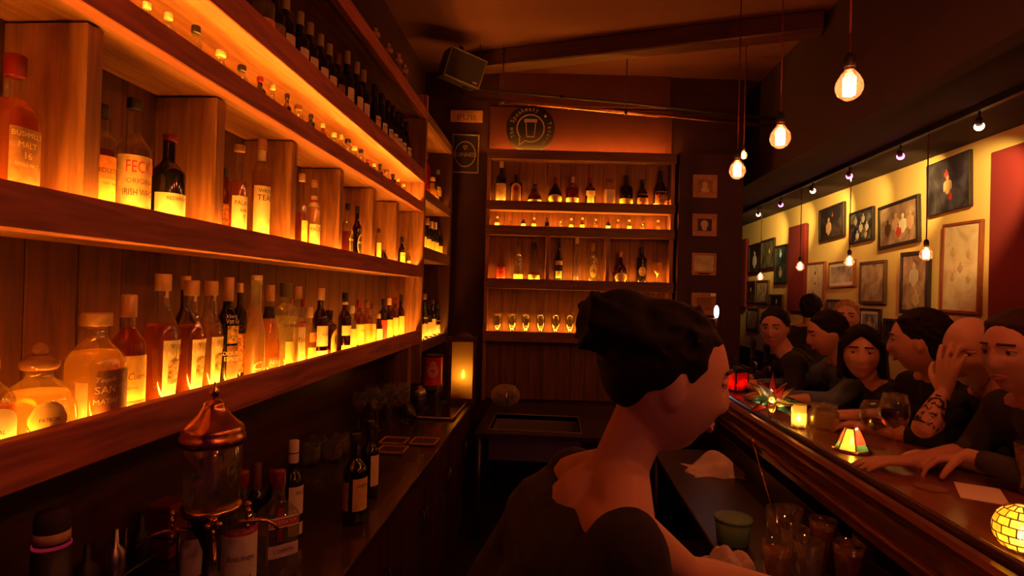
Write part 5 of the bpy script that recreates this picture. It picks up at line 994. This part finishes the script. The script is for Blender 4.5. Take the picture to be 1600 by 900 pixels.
# ------------------------------------------------------------------ people
class S(G):
    def cap(s, a, b, ra, rb=None, n=14):
        a, b = Vector(a), Vector(b); rb = ra if rb is None else rb; d = b - a; L = d.length
        if L < 1e-6: return s.ball(a, ra)
        M = Matrix.Translation(a) @ d.to_track_quat('Z', 'Y').to_matrix().to_4x4()
        pr = [(ra * math.sin(t), -ra * math.cos(t)) for t in [math.pi / 2 * k / 5 for k in range(6)]] + [(rb * math.cos(t), L + rb * math.sin(t)) for t in [math.pi / 2 * k / 5 for k in range(6)]]
        pr[0] = (0, -ra); pr[-1] = (0, L + rb); return s.lathe(pr, n, M=M)
    def chain(s, pts, rs, n=14):
        for i in range(len(pts) - 1): s.cap(pts[i], pts[i + 1], rs[i], rs[i + 1], n)
        return s
def remesh(g, name, mat, parent, vox, smooth=3, fac=.5):
    me = bpy.data.meshes.new('tmp'); me.from_pydata(g.v, [], g.f); o = bpy.data.objects.new('tmp', me); COL.objects.link(o)
    m = o.modifiers.new('r', 'REMESH'); m.mode = 'VOXEL'; m.voxel_size = vox; m.use_smooth_shade = True
    if smooth: q = o.modifiers.new('s', 'SMOOTH'); q.factor = fac; q.iterations = smooth
    dg = bpy.context.evaluated_depsgraph_get(); dg.update()
    new = bpy.data.meshes.new_from_object(o.evaluated_get(dg)); bpy.data.objects.remove(o); bpy.data.meshes.remove(me)
    new.name = name; new.materials.clear(); new.materials.append(MATS[mat] if isinstance(mat, str) else mat)
    new.polygons.foreach_set('use_smooth', [True] * len(new.polygons))
    pl = parent.location.copy(); r = link(name, new, parent); r.matrix_local = Matrix.Translation(-pl); return r
def head_pts(nu=48, nv=36, fem=0.0):
    vs = []
    for j in range(nv + 1):
        th = math.pi * j / nv
        for i in range(nu):
            a = 2 * math.pi * i / nu; x, y, z = .074 * math.sin(th) * math.sin(a), .094 * math.sin(th) * math.cos(a), .115 * math.cos(th)
            ax = abs(x)
            if z < -.01:
                t = min(1, (-z - .01) / .1); x *= 1 - (.22 + .10 * fem) * t * t; y = y * (1 - .05 * t) if y > 0 else y * (1 - .5 * t)
            ax = abs(x)
            if y > 0:
                e = lambda cx, cz, sx, sz: math.exp(-((ax - cx) / sx) ** 2 - ((z - cz) / sz) ** 2)
                if -.045 < z < .03:
                    k = (.03 - z) / .058 if z > -.028 else max(0, (z + .045) / .017)
                    y += (.025 - .004 * fem) * k * math.exp(-(x / (.009 + .005 * k)) ** 2)
                y += -.011 * e(.031, .013, .016, .012) + .006 * (1 - .6 * fem) * e(.026, .033, .024, .008) + .005 * e(.042, -.018, .018, .018)
                y += .007 * e(0, -.058, .020, .010) - .003 * e(0, -.074, .02, .006) + .010 * e(0, -.098, .022, .016)
            vs.append(Vector((x, y, z)))
    fs = [(j * nu + i, j * nu + (i + 1) % nu, (j + 1) * nu + (i + 1) % nu, (j + 1) * nu + i) for j in range(nv) for i in range(nu)]
    return vs, [tuple(reversed(f)) for f in fs]
HV = {f: head_pts(fem=f) for f in (0.0, 1.0)}
def skin_mat(name, c):
    m, t, o = nt(name); b = t.nodes.new('ShaderNodeBsdfPrincipled'); t.links.new(b.outputs[0], o.inputs[0]); b.inputs['Base Color'].default_value = (*c, 1); b.inputs['Roughness'].default_value = .48
    b.inputs['Subsurface Weight'].default_value = .12; b.inputs['Subsurface Radius'].default_value = (.02, .008, .004); b.inputs['Subsurface Scale'].default_value = .3
    tc = t.nodes.new('ShaderNodeTexCoord'); n = t.nodes.new('ShaderNodeTexNoise'); n.inputs['Scale'].default_value = 180; bp = t.nodes.new('ShaderNodeBump'); bp.inputs['Strength'].default_value = .08; bp.inputs['Distance'].default_value = .001
    t.links.new(tc.outputs['Object'], n.inputs['Vector']); t.links.new(n.outputs[0], bp.inputs['Height']); t.links.new(bp.outputs[0], b.inputs['Normal']); return m
skin_mat('skin_a', (.62, .36, .25)); skin_mat('skin_b', (.55, .30, .20)); skin_mat('skin_c', (.66, .40, .29))
plain('lip', (.48, .16, .13), .4); plain('eye_white', (.5, .45, .40), .2); plain('iris', (.05, .03, .02), .1); plain('brow', (.035, .02, .014), .8)
def hair_mat(name, c):
    m = plain(name, c, .78, 0, .2, noise=.45, nscale=60); return m
hair_mat('hair_black', (.009, .006, .006)); hair_mat('hair_brown', (.03, .015, .010)); hair_mat('hair_blond', (.42, .26, .11)); hair_mat('hair_grey', (.22, .16, .12))
plain('shirt_black', (.014, .011, .013), .9, noise=.2, nscale=60); plain('shirt_navy', (.02, .025, .05), .9, noise=.2, nscale=60); plain('shirt_blue', (.10, .17, .28), .9, noise=.15, nscale=60); plain('denim', (.03, .04, .07), .9, noise=.2, nscale=80); plain('shirt_charcoal', (.04, .036, .04), .9, noise=.2, nscale=60)
def frame_of(fwd, roll=0.0):
    f = Vector(fwd).normalized(); u = Vector((0, 0, 1)); r = f.cross(u).normalized(); u = r.cross(f)
    if roll: q = Matrix.Rotation(roll, 3, f); r, u = q @ r, q @ u
    return Matrix((r, f, u)).transposed()       # columns: lateral, forward, up
def hand(g, wrist, d, nrm, side, curl=.5, sc=1.0, spread=.12, thumb_out=.7):
    """palm and five fingers; nrm is where the palm faces; side +1 puts the thumb on d x nrm"""
    w, d = Vector(wrist), Vector(d).normalized(); nrm = Vector(nrm); nrm = (nrm - nrm.dot(d) * d).normalized(); l = d.cross(nrm) * side
    for k in range(4):
        o_ = (k - 1.5) * -.019 * sc; b = w + l * o_ + d * (.088 - .004 * abs(k - 1.2)) * sc; g.cap(w + l * o_ * .55 + d * .012 * sc, b, .0135 * sc, .0105 * sc, 10)
        Ls = [(.042, .026, .020), (.046, .029, .022), (.042, .027, .021), (.033, .020, .018)][k]; p = b; an = 0.12; rr = .0098 * sc
        out = l * math.sin((1.5 - k) * spread)
        for i, L in enumerate(Ls):
            an += curl * (.75, 1.0, .7)[i]; v = (d * math.cos(an) + nrm * math.sin(an) + out * math.cos(an)).normalized(); q = p + v * L * sc; g.cap(p, q, rr, rr * .9, 9); p = q; rr *= .9
    p = w + l * .022 * sc + d * .022 * sc; g.cap(w + d * .01 * sc, p, .016 * sc, .015 * sc, 10)
    for i, (L, fo) in enumerate(((.040, .2), (.032, .45), (.024, .7))):
        v = (d * (.75 + .1 * i) + l * thumb_out * (1 - .35 * i) + nrm * (fo + .4 * curl)).normalized(); q = p + v * L * sc; g.cap(p, q, (.0145, .0125, .011)[i] * sc, (.0125, .011, .009)[i] * sc, 9); p = q
def person(label, Hc, fwd, neck, pelvis, lat, arms, skin='skin_a', fem=0.0, hs=1.0, hair=None, hair_fn=None, shirt='shirt_black', sleeve=(.9, .9), legs='seat', roll=0.0, vox=.006, low_neck=False, group=None, build=1.0, extra=None, beard=None, toward=None):
    Hc, neck, pelvis = Vector(Hc), Vector(neck), Vector(pelvis); lat = Vector(lat).normalized(); R3 = frame_of(fwd, roll)
    base = Vector((pelvis.x, pelvis.y, 0)); o = thing('person', label, 'person', base, 0, group)
    H = lambda x, y, z: Hc + R3 @ Vector((x, y, z)) * hs
    b = S(); vs, fs = HV[fem]; b.add([H(*v) for v in vs], fs)
    for sx in (-1, 1):
        b.add([H(sx * (.0735 + .006 * math.sin(t) * 0) + sx * .009 * math.cos(p_) * math.sin(t), -.010 + .017 * math.sin(p_) * math.sin(t), -.004 + .031 * math.cos(t)) for t in [math.pi * k / 8 for k in range(9)] for p_ in [2 * math.pi * k / 10 for k in range(10)]], [(j * 10 + i, j * 10 + (i + 1) % 10, (j + 1) * 10 + (i + 1) % 10, (j + 1) * 10 + i) for j in range(8) for i in range(10)])
    nr = .052 - .008 * fem; spine = (pelvis - neck); up = -spine.normalized()
    b.cap(neck + up * .0, H(0, -.022, -.05), nr * 1.08, nr)
    wS = (.185 - .022 * fem) * build; sh = {1: neck + lat * wS - up * .045, -1: neck - lat * wS - up * .045}
    for s_ in (1, -1): b.cap(neck + up * .035, sh[s_] + up * .0, .045, .046)
    def torso(g, inf, lower=0.0):
        c1, c2, c3 = neck + spine * .30, neck + spine * .58, neck + spine * .92
        g.cap(sh[1] - up * lower, sh[-1] - up * lower, .060 + inf)
        for c, hw, r in ((c1, .105 * build, .098), (c2, .080 * build, .095), (c3, .075 * build, .105)): g.cap(c + lat * hw, c - lat * hw, r + inf)
        for s_ in (1, -1): g.cap(c1 + lat * s_ * .08 * build, c3 + lat * s_ * .07 * build, .096 + inf, .10 + inf)
        g.cap(neck - up * (.05 + lower), c1, .085 + inf, .095 + inf)
    torso(b, -.004)
    shirt_g = S(); torso(shirt_g, .010, .050 if low_neck else 0.0)
    if not low_neck:
        shirt_g.cap(neck - up * .005, neck - up * .06, .060, .07)
        for s_ in (1, -1): shirt_g.cap(neck + up * .012 + lat * s_ * .02, sh[s_], .048, .058)
    else:
        for s_ in (1, -1): shirt_g.cap(neck + lat * s_ * .150 - up * .03, sh[s_] - up * .01, .048, .060)
    for s_, A_ in zip((1, -1), arms):
        if A_ is None: continue
        el, wr = Vector(A_['el']), Vector(A_['wr']); ar = A_.get('r', 1.0)
        b.chain([sh[s_], sh[s_].lerp(el, .5), el], [.050 * ar, .044 * ar, .036 * ar]); b.chain([el, el.lerp(wr, .3), wr], [.037 * ar, .038 * ar, .024 * ar])
        if 'hd' in A_: hand(b, wr, A_['hd'], A_['hn'], A_.get('ts', s_), A_.get('curl', .5), A_.get('hs', 1.0))
        f_ = sleeve[0] if s_ == 1 else sleeve[1]
        if f_ > 0:
            up_ = min(1, f_); e1 = sh[s_].lerp(el, up_); shirt_g.chain([sh[s_], sh[s_].lerp(el, up_ * .5), e1], [.060 * ar, .055 * ar, .050 * ar if f_ < 1 else .046 * ar])
            if f_ > 1: shirt_g.chain([el, el.lerp(wr, (f_ - 1))], [.046 * ar, .036 * ar])
    legs_g = S(); tw = Vector(toward).normalized() if toward else Vector((-1, 0, 0))
    for s_ in (1, -1):
        hp = pelvis + lat * s_ * .085 - Vector((0, 0, .02))
        if legs == 'seat': kn = hp + tw * .36 + lat * s_ * .04 + Vector((0, 0, .01)); an = kn + tw * .02 + Vector((0, 0, -.44)); toe = an + tw * .14 + Vector((0, 0, -.05))
        else: kn = Vector((hp.x + tw.x * .05, hp.y + tw.y * .05, .50)); an = Vector((hp.x, hp.y, .09)); toe = an + tw * .16 + Vector((0, 0, -.045))
        b.chain([hp, kn, an, toe], [.075, .052, .038, .032]); legs_g.chain([hp, kn, an], [.088, .066, .055])
        G_ = S().cap(an + Vector((0, 0, -.03)), toe, .045, .040); o_sh = remesh(G_, 'shoe', 'black_plastic', o, .012, 1)
    if extra: extra(b, H, sh)
    body = remesh(b, 'body', skin, o, vox, 2, .4)
    shirt_g.v = shirt_g.v; remesh(shirt_g, 'shirt', shirt, o, .010 if vox > .005 else .006, 5)
    legs_g.cap(pelvis + lat * .08, pelvis - lat * .08, .112); remesh(legs_g, 'trousers', 'denim', o, .014, 3)
    # face
    fv = [v for v in vs if v.y > 0]
    fy = lambda x, z: max((v.y for v in fv if abs(v.x - x) < .008 and abs(v.z - z) < .008), default=.08)
    inv = Matrix.Translation(-base)
    MH = inv @ Matrix.Translation(Hc) @ (R3.to_4x4() @ Matrix.Scale(hs, 4))
    for sx in (-1, 1):
        ey = fy(sx * .031, .013) - .0095
        e_ = S().ball((sx * .031, ey, .013), .0125, 14, 9).build('eye', 'eye_white', o, mw=MH); S().ball((sx * .031 + 0, ey + .0095, .013), (.0066, .004, .0066), 12, 6).build('iris', 'iris', e_)
        S().cap((sx * .0175, ey + .0065, .0195), (sx * .031, ey + .0105, .0205), .0042).cap((sx * .031, ey + .0105, .0205), (sx * .045, ey + .002, .0185), .0042).cap((sx * .0175, ey + .005, .0062), (sx * .031, ey + .0095, .0055), .0032).cap((sx * .031, ey + .0095, .0055), (sx * .044, ey + .001, .0072), .0032).build('eyelid', skin, o, mw=MH)
        if hair != 'none': S().cap((sx * .015, fy(.015, .036) + .0003, .0365), (sx * .046, fy(.046, .034) + .0003, .0345), .0040, .0026).build('eyebrow', 'brow', o, mw=MH)
    ly = fy(0, -.056)
    lp = S(); lp.cap((-.021, ly - .008, -.0565), (0, ly + .0008, -.0535), .0035, .0055).cap((0, ly + .0008, -.0535), (.021, ly - .008, -.0565), .0055, .0035).cap((-.019, ly - .008, -.059), (0, ly, -.0625), .0035, .0062).cap((0, ly, -.0625), (.019, ly - .008, -.059), .0062, .0035); lp.build('lips', 'lip', o, mw=MH)
    if beard: 
        bg = S()
        for k in range(9):
            a = math.radians(-75 + 150 * k / 8); bg.ball(H(.066 * math.sin(a), .082 * math.cos(a) - .004, -.068 - .018 * math.cos(a)), .019 * hs)
        remesh(bg, 'beard', beard, o, .006, 3)
    if hair and hair != 'none':
        hg = S(); hair_fn(hg, H, hs); remesh(hg, 'hair', hair, o, .0055, 6)
    return o
def ell(g, H, c, r, hs, n=18, m=12):      # ellipsoid in head space
    vs = []
    for j in range(m + 1):
        t = math.pi * j / m
        for i in range(n): a = 2 * math.pi * i / n; vs.append(H(c[0] + r[0] * math.sin(t) * math.cos(a), c[1] + r[1] * math.sin(t) * math.sin(a), c[2] - r[2] * math.cos(t)))
    g.add(vs, [(j * n + i, j * n + (i + 1) % n, (j + 1) * n + (i + 1) % n, (j + 1) * n + i) for j in range(m) for i in range(n)])
def hair_short(g, H, hs):
    ell(g, H, (0, -.018, .036), (.081, .093, .095), hs); ell(g, H, (0, -.044, -.008), (.071, .062, .072), hs)
    for k in range(9): a = math.radians(-70 + 17 * k); ell(g, H, (.060 * math.sin(a), .044 * math.cos(a), .084), (.016, .022, .016), hs, 10, 6)
    locks(g, H, hs, 130, 3)
def locks(g, H, hs, n, seed, zmin=-.03):
    r = random.Random(seed); c = 0
    while c < n:        # short overlapping locks over the crown and the back of the head
        u = Vector((r.gauss(0, 1), r.gauss(0, 1), r.gauss(0, 1))).normalized(); p = Vector((u.x * .080, -.020 + u.y * .092, .034 + u.z * .088))
        if p.z < zmin or (p.y > .035 and p.z < .070) or (abs(p.x) > .05 and p.y > .0 and p.z < .03): continue
        t = Vector((u.y * .4, -.8, -.55 * (1 - abs(u.z)))); t = (t - t.dot(u) * u).normalized(); q = p + t * r.uniform(.02, .04) + u * r.uniform(-.002, .005); q.y = min(q.y, .075)
        g.cap(H(*p), H(*q), r.uniform(.004, .0062) * hs, .003 * hs, 7); c += 1
def hair_bob(g, H, hs):
    hair_short(g, H, hs)
    for sx in (-1, 1):
        for k in range(5): g.cap(H(sx * .074, .02 - .022 * k, .04), H(sx * .082, .012 - .022 * k, -.10 - .01 * (k % 2)), .020 * hs, .016 * hs, 10)
        g.cap(H(sx * .012, .070, .105), H(sx * .070, .055, .045), .020 * hs, .018 * hs, 10)
    for k in range(5): g.cap(H(-.05 + .025 * k, -.085, .02), H(-.055 + .027 * k, -.082, -.12), .024 * hs, .016 * hs, 10)
def hair_bun(g, H, hs):
    ell(g, H, (0, -.022, .036), (.079, .090, .088), hs); ell(g, H, (0, -.052, .010), (.070, .058, .070), hs); ell(g, H, (0, -.118, .062), (.050, .046, .048), hs); ell(g, H, (0, -.090, .085), (.052, .052, .040), hs)
    r = random.Random(5)
    for k in range(26): a = r.uniform(-1.5, 1.5); g.cap(H(.074 * math.sin(a), -.03 - .05 * r.random(), .05 + .03 * math.cos(a)), H(.045 * math.sin(a) + r.uniform(-.01, .01), -.125 + r.uniform(-.03, .02), .06 + r.uniform(-.03, .045)), .013 * hs, .008 * hs, 8)
    for k in range(14): a = r.uniform(0, 6.28); g.cap(H(.035 * math.cos(a), -.145 + .01 * r.random(), .062 + .035 * math.sin(a)), H(.04 * math.cos(a + .8), -.150, .062 + .045 * math.sin(a + .8)), .012 * hs, .006 * hs, 7)
    locks(g, H, hs, 150, 8, .0)
    for sx in (-1, 1): g.cap(H(sx * .072, .022, .045), H(sx * .0745, .012, .012), .009 * hs, .004 * hs, 8)
# ---- bartender
Hb = atY(1042, 592, .95)
nb = Vector((Hb.x - .085, Hb.y + .01, Hb.z - .185)); pb_ = Vector((Hb.x - .30, Hb.y + .10, .93))
person('woman bartender in a black wide-necked top, hair pinned up, leaning toward the bar', Hb, (.95, .12, -.20), nb, pb_, (-.18, 1, 0), [
    dict(el=(nb.x + .20, nb.y + .30, 1.06), wr=(nb.x + .42, nb.y + .42, .985), hd=(.6, .35, -.55), hn=(-.2, .1, -1), curl=.45, ts=1),
    dict(el=(nb.x + .06, nb.y - .17, 1.02), wr=(nb.x + .30, nb.y - .06, .93), hd=(.8, .3, -.3), hn=(0, .3, -1), curl=.5, ts=-1)],
    'skin_c', 1.0, 1.02, 'hair_black', hair_bun, 'shirt_black', (.35, .8), 'stand', .05, .005, True, toward=(1, .1, 0))
# ---- patrons along the bar
def stool(label, x, y):
    o = thing('bar_stool', label, 'stool', (x, y, 0), 0, 'bar stools along the bar')
    G().lathe([(0, .70), (.15, .70), (.165, .71), (.165, .735), (.15, .75), (0, .752)], 22).build('seat', 'darkwood_x', o)
    for k in range(4): a = math.pi / 4 + k * math.pi / 2; G().tube([(.11 * math.cos(a), .11 * math.sin(a), .70), (.20 * math.cos(a), .20 * math.sin(a), 0)], .013, 8).build('leg', 'black_metal', o)
    G().tube([(.172 * math.cos(2 * math.pi * k / 16), .172 * math.sin(2 * math.pi * k / 16), .22) for k in range(17)], .008, 6, caps=False).build('foot_ring', 'black_metal', o)
def patron(label, px, py, Y, fwd, lean, arms_fn, dy=0.0, lat=None, **k):
    Hc = atY(px, py, Y); nk = Hc + Vector((.055 + lean * .25, dy, -.165)); pv = Vector((max(nk.x + .12 + lean * .3, 1.84), nk.y + dy, .855))
    lt = lat or (0, -1, 0); stool('dark wooden bar stool under the %s' % k.pop('who'), pv.x, pv.y)
    return person(label, Hc, fwd, nk, pv, lt, arms_fn(nk), **k)
bar_z = BZ + .036
patron('man in black with short dark hair facing down the bar at its far end', 1210, 513, 3.6, (-.55, -.80, -.12), .1, lambda n: [
    dict(el=(n.x - .06, n.y - .25, 1.13), wr=(n.x - .26, n.y - .08, bar_z), hd=(-.7, .5, -.1), hn=(0, 0, -1), curl=.3, ts=1), dict(el=(n.x - .06, n.y + .24, 1.13), wr=(n.x - .24, n.y + .06, bar_z + .02), hd=(-.8, -.4, 0), hn=(0, 0, -1), curl=.3, ts=-1)], who='man at the far end', hair='hair_black', hair_fn=hair_short, skin='skin_b', sleeve=(1.6, 1.6), lat=(-.3, -1, 0))
patron('dark-haired patron in a blue shirt turned away, reaching an arm along the bar', 1292, 522, 3.22, (-.95, .1, -.25), .15, lambda n: [
    dict(el=(n.x - .16, n.y - .22, 1.15), wr=(n.x - .36, n.y + .0, bar_z), hd=(-.8, .5, 0), hn=(0, 0, -1), curl=.3, ts=1), dict(el=(n.x - .16, n.y + .26, 1.15), wr=(n.x - .36, n.y + .38, bar_z), hd=(-.9, .2, 0), hn=(0, 0, -1), curl=.3, ts=-1)], who='patron in the blue shirt', hair='hair_black', hair_fn=hair_short, skin='skin_a', shirt='shirt_blue', sleeve=(1.75, 1.75))
patron('woman with dark bobbed hair and dark top facing the camera, forearm along the bar', 1346, 552, 2.86, (-.45, -.88, -.05), .12, lambda n: [
    dict(el=(n.x - .04, n.y - .20, 1.145), wr=(n.x - .26, n.y - .15, bar_z), hd=(-1, .15, -.05), hn=(0, 0, -1), curl=.25, ts=1), dict(el=(n.x - .10, n.y + .22, 1.15), wr=(n.x - .34, n.y + .20, bar_z), hd=(-1, -.1, 0), hn=(0, 0, -1), curl=.25, ts=-1)], who='woman with bobbed hair', hair='hair_black', hair_fn=hair_bob, fem=1.0, skin='skin_c', shirt='shirt_navy', hs=1.06, build=.92, sleeve=(.55, .55), lat=(-.25, -1, 0))
patron('dark-haired man in black seen from behind his ear, looking along the bar', 1437, 534, 2.51, (-.75, .62, -.12), .12, lambda n: [
    dict(el=(n.x - .10, n.y - .20, 1.12), wr=(n.x - .28, n.y - .02, bar_z), hd=(-.8, .5, 0), hn=(0, 0, -1), curl=.4, ts=1), dict(el=(n.x - .06, n.y + .26, 1.13), wr=(n.x - .28, n.y + .16, bar_z), hd=(-.9, 0, 0), hn=(0, 0, -1), curl=.4, ts=-1)], who='man in black beside the woman', hair='hair_black', hair_fn=hair_short, skin='skin_c', hs=1.10, sleeve=(1.5, 1.5), lat=(.2, -1, 0), build=.92)
# bald man, hand over his face
Hf = atY(1517, 549, 2.17); Rf = frame_of((-.85, -.5, -.22)); elb = atY(1443, 668, 2.09); elb.z = max(elb.z, BZ + .04)
fh = Hf + Rf @ Vector((.014, .158, -.105)) * 1.05
def bald_arms(n):
    d = (Hf + Rf @ Vector((.0, .122, .05))) - fh
    return [dict(el=(n.x - .06, n.y - .26, 1.12), wr=(n.x - .24, n.y - .12, bar_z), hd=(-.9, .3, 0), hn=(0, 0, -1), curl=.4, ts=1), dict(el=elb, wr=fh, hd=d, hn=-(Rf @ Vector((0, 1, 0))), curl=.16, ts=1, r=1.0, hs=.97)]
pf = patron('bald man in black with a tattooed forearm, hand over his face', 1517, 549, 2.17, (-.85, -.5, -.22), .15, bald_arms, who='bald man', hair='none', skin='skin_a', hs=1.06, sleeve=(1.5, .75), lat=(.0, -1, 0), vox=.0045, build=.92)
m, t, om = nt('tattoo_ink'); trn = t.nodes.new('ShaderNodeBsdfTransparent'); df = t.nodes.new('ShaderNodeBsdfDiffuse'); df.inputs[0].default_value = (.05, .045, .03, 1)
tc = t.nodes.new('ShaderNodeTexCoord'); nz = t.nodes.new('ShaderNodeTexNoise'); nz.inputs['Scale'].default_value = 26; nz.inputs['Detail'].default_value = 3; nz.inputs['Distortion'].default_value = 2.5
rp = t.nodes.new('ShaderNodeValToRGB'); rp.color_ramp.elements[0].position = .50; rp.color_ramp.elements[1].position = .56; mxs = t.nodes.new('ShaderNodeMixShader')
t.links.new(tc.outputs['Object'], nz.inputs['Vector']); t.links.new(nz.outputs[0], rp.inputs[0]); t.links.new(rp.outputs[0], mxs.inputs[0]); t.links.new(trn.outputs[0], mxs.inputs[1]); t.links.new(df.outputs[0], mxs.inputs[2]); t.links.new(mxs.outputs[0], om.inputs[0])
ev, wv = elb, fh; G().tube([ev.lerp(wv, k) for k in (.03, .15, .3, .5, .7, .85)], [.0382, .0394, .0396, .0355, .031, .0275], 18, caps=False).build('tattoo', m, pf, mw=Matrix.Translation(-pf.location))
patron('man in a dark long-sleeved shirt, both hands on the bar by the paper slip', 1590, 552, 1.84, (-.88, -.30, -.10), .1, lambda n: [
    dict(el=(n.x - .02, n.y - .10, 1.14), wr=(n.x - .16, n.y + .08, BZ + .075), hd=(-.75, .35, -.25), hn=(-.3, 0, -1), curl=.45, ts=1), dict(el=(n.x - .06, n.y + .22, 1.15), wr=(n.x - .30, n.y + .13, bar_z), hd=(-.95, .1, -.03), hn=(0, 0, -1), curl=.18, ts=-1)], who='man in the dark long-sleeved shirt', hair='hair_brown', hair_fn=hair_short, skin='skin_b', hs=1.05, sleeve=(1.8, 1.35), shirt='shirt_charcoal', lat=(.0, -1, 0))
wl = thing('wristband', 'green woven wristband on the bare forearm lying along the bar', 'wristband') if False else None
# standing guests further back
def stander(label, px, py, Y, fwd, hair, fn, shirt, skin, fem=0.0):
    Hc = atY(px, py, Y); f = Vector(fwd); lt = Vector((f.y, -f.x, 0)); nk = Hc + Vector((-f.x * .02, -f.y * .02, -.17)); pv = Vector((nk.x, nk.y, nk.z - .50))
    A_ = [dict(el=nk + lt * .24 * s + Vector((0, 0, -.32)), wr=nk + lt * .20 * s + f * .14 + Vector((0, 0, -.50)), hd=f * .5 + Vector((0, 0, -.8)), hn=-lt * s, curl=.35, ts=s) for s in (1, -1)]
    person(label, Hc, fwd, nk, pv, lt, A_, skin, fem, 1.0, hair, fn, shirt, (1.4, 1.4), 'stand', vox=.008, toward=(f.x, f.y, 0))
stander('guest in black with dark hair standing before the narrow red panel', 1267, 483, 4.9, (.5, .8, 0), 'hair_black', hair_short, 'shirt_black', 'skin_b')
stander('blond-haired guest standing behind the dark-haired patrons', 1322, 497, 4.1, (-.4, -.85, 0), 'hair_blond', hair_short, 'shirt_charcoal', 'skin_c')
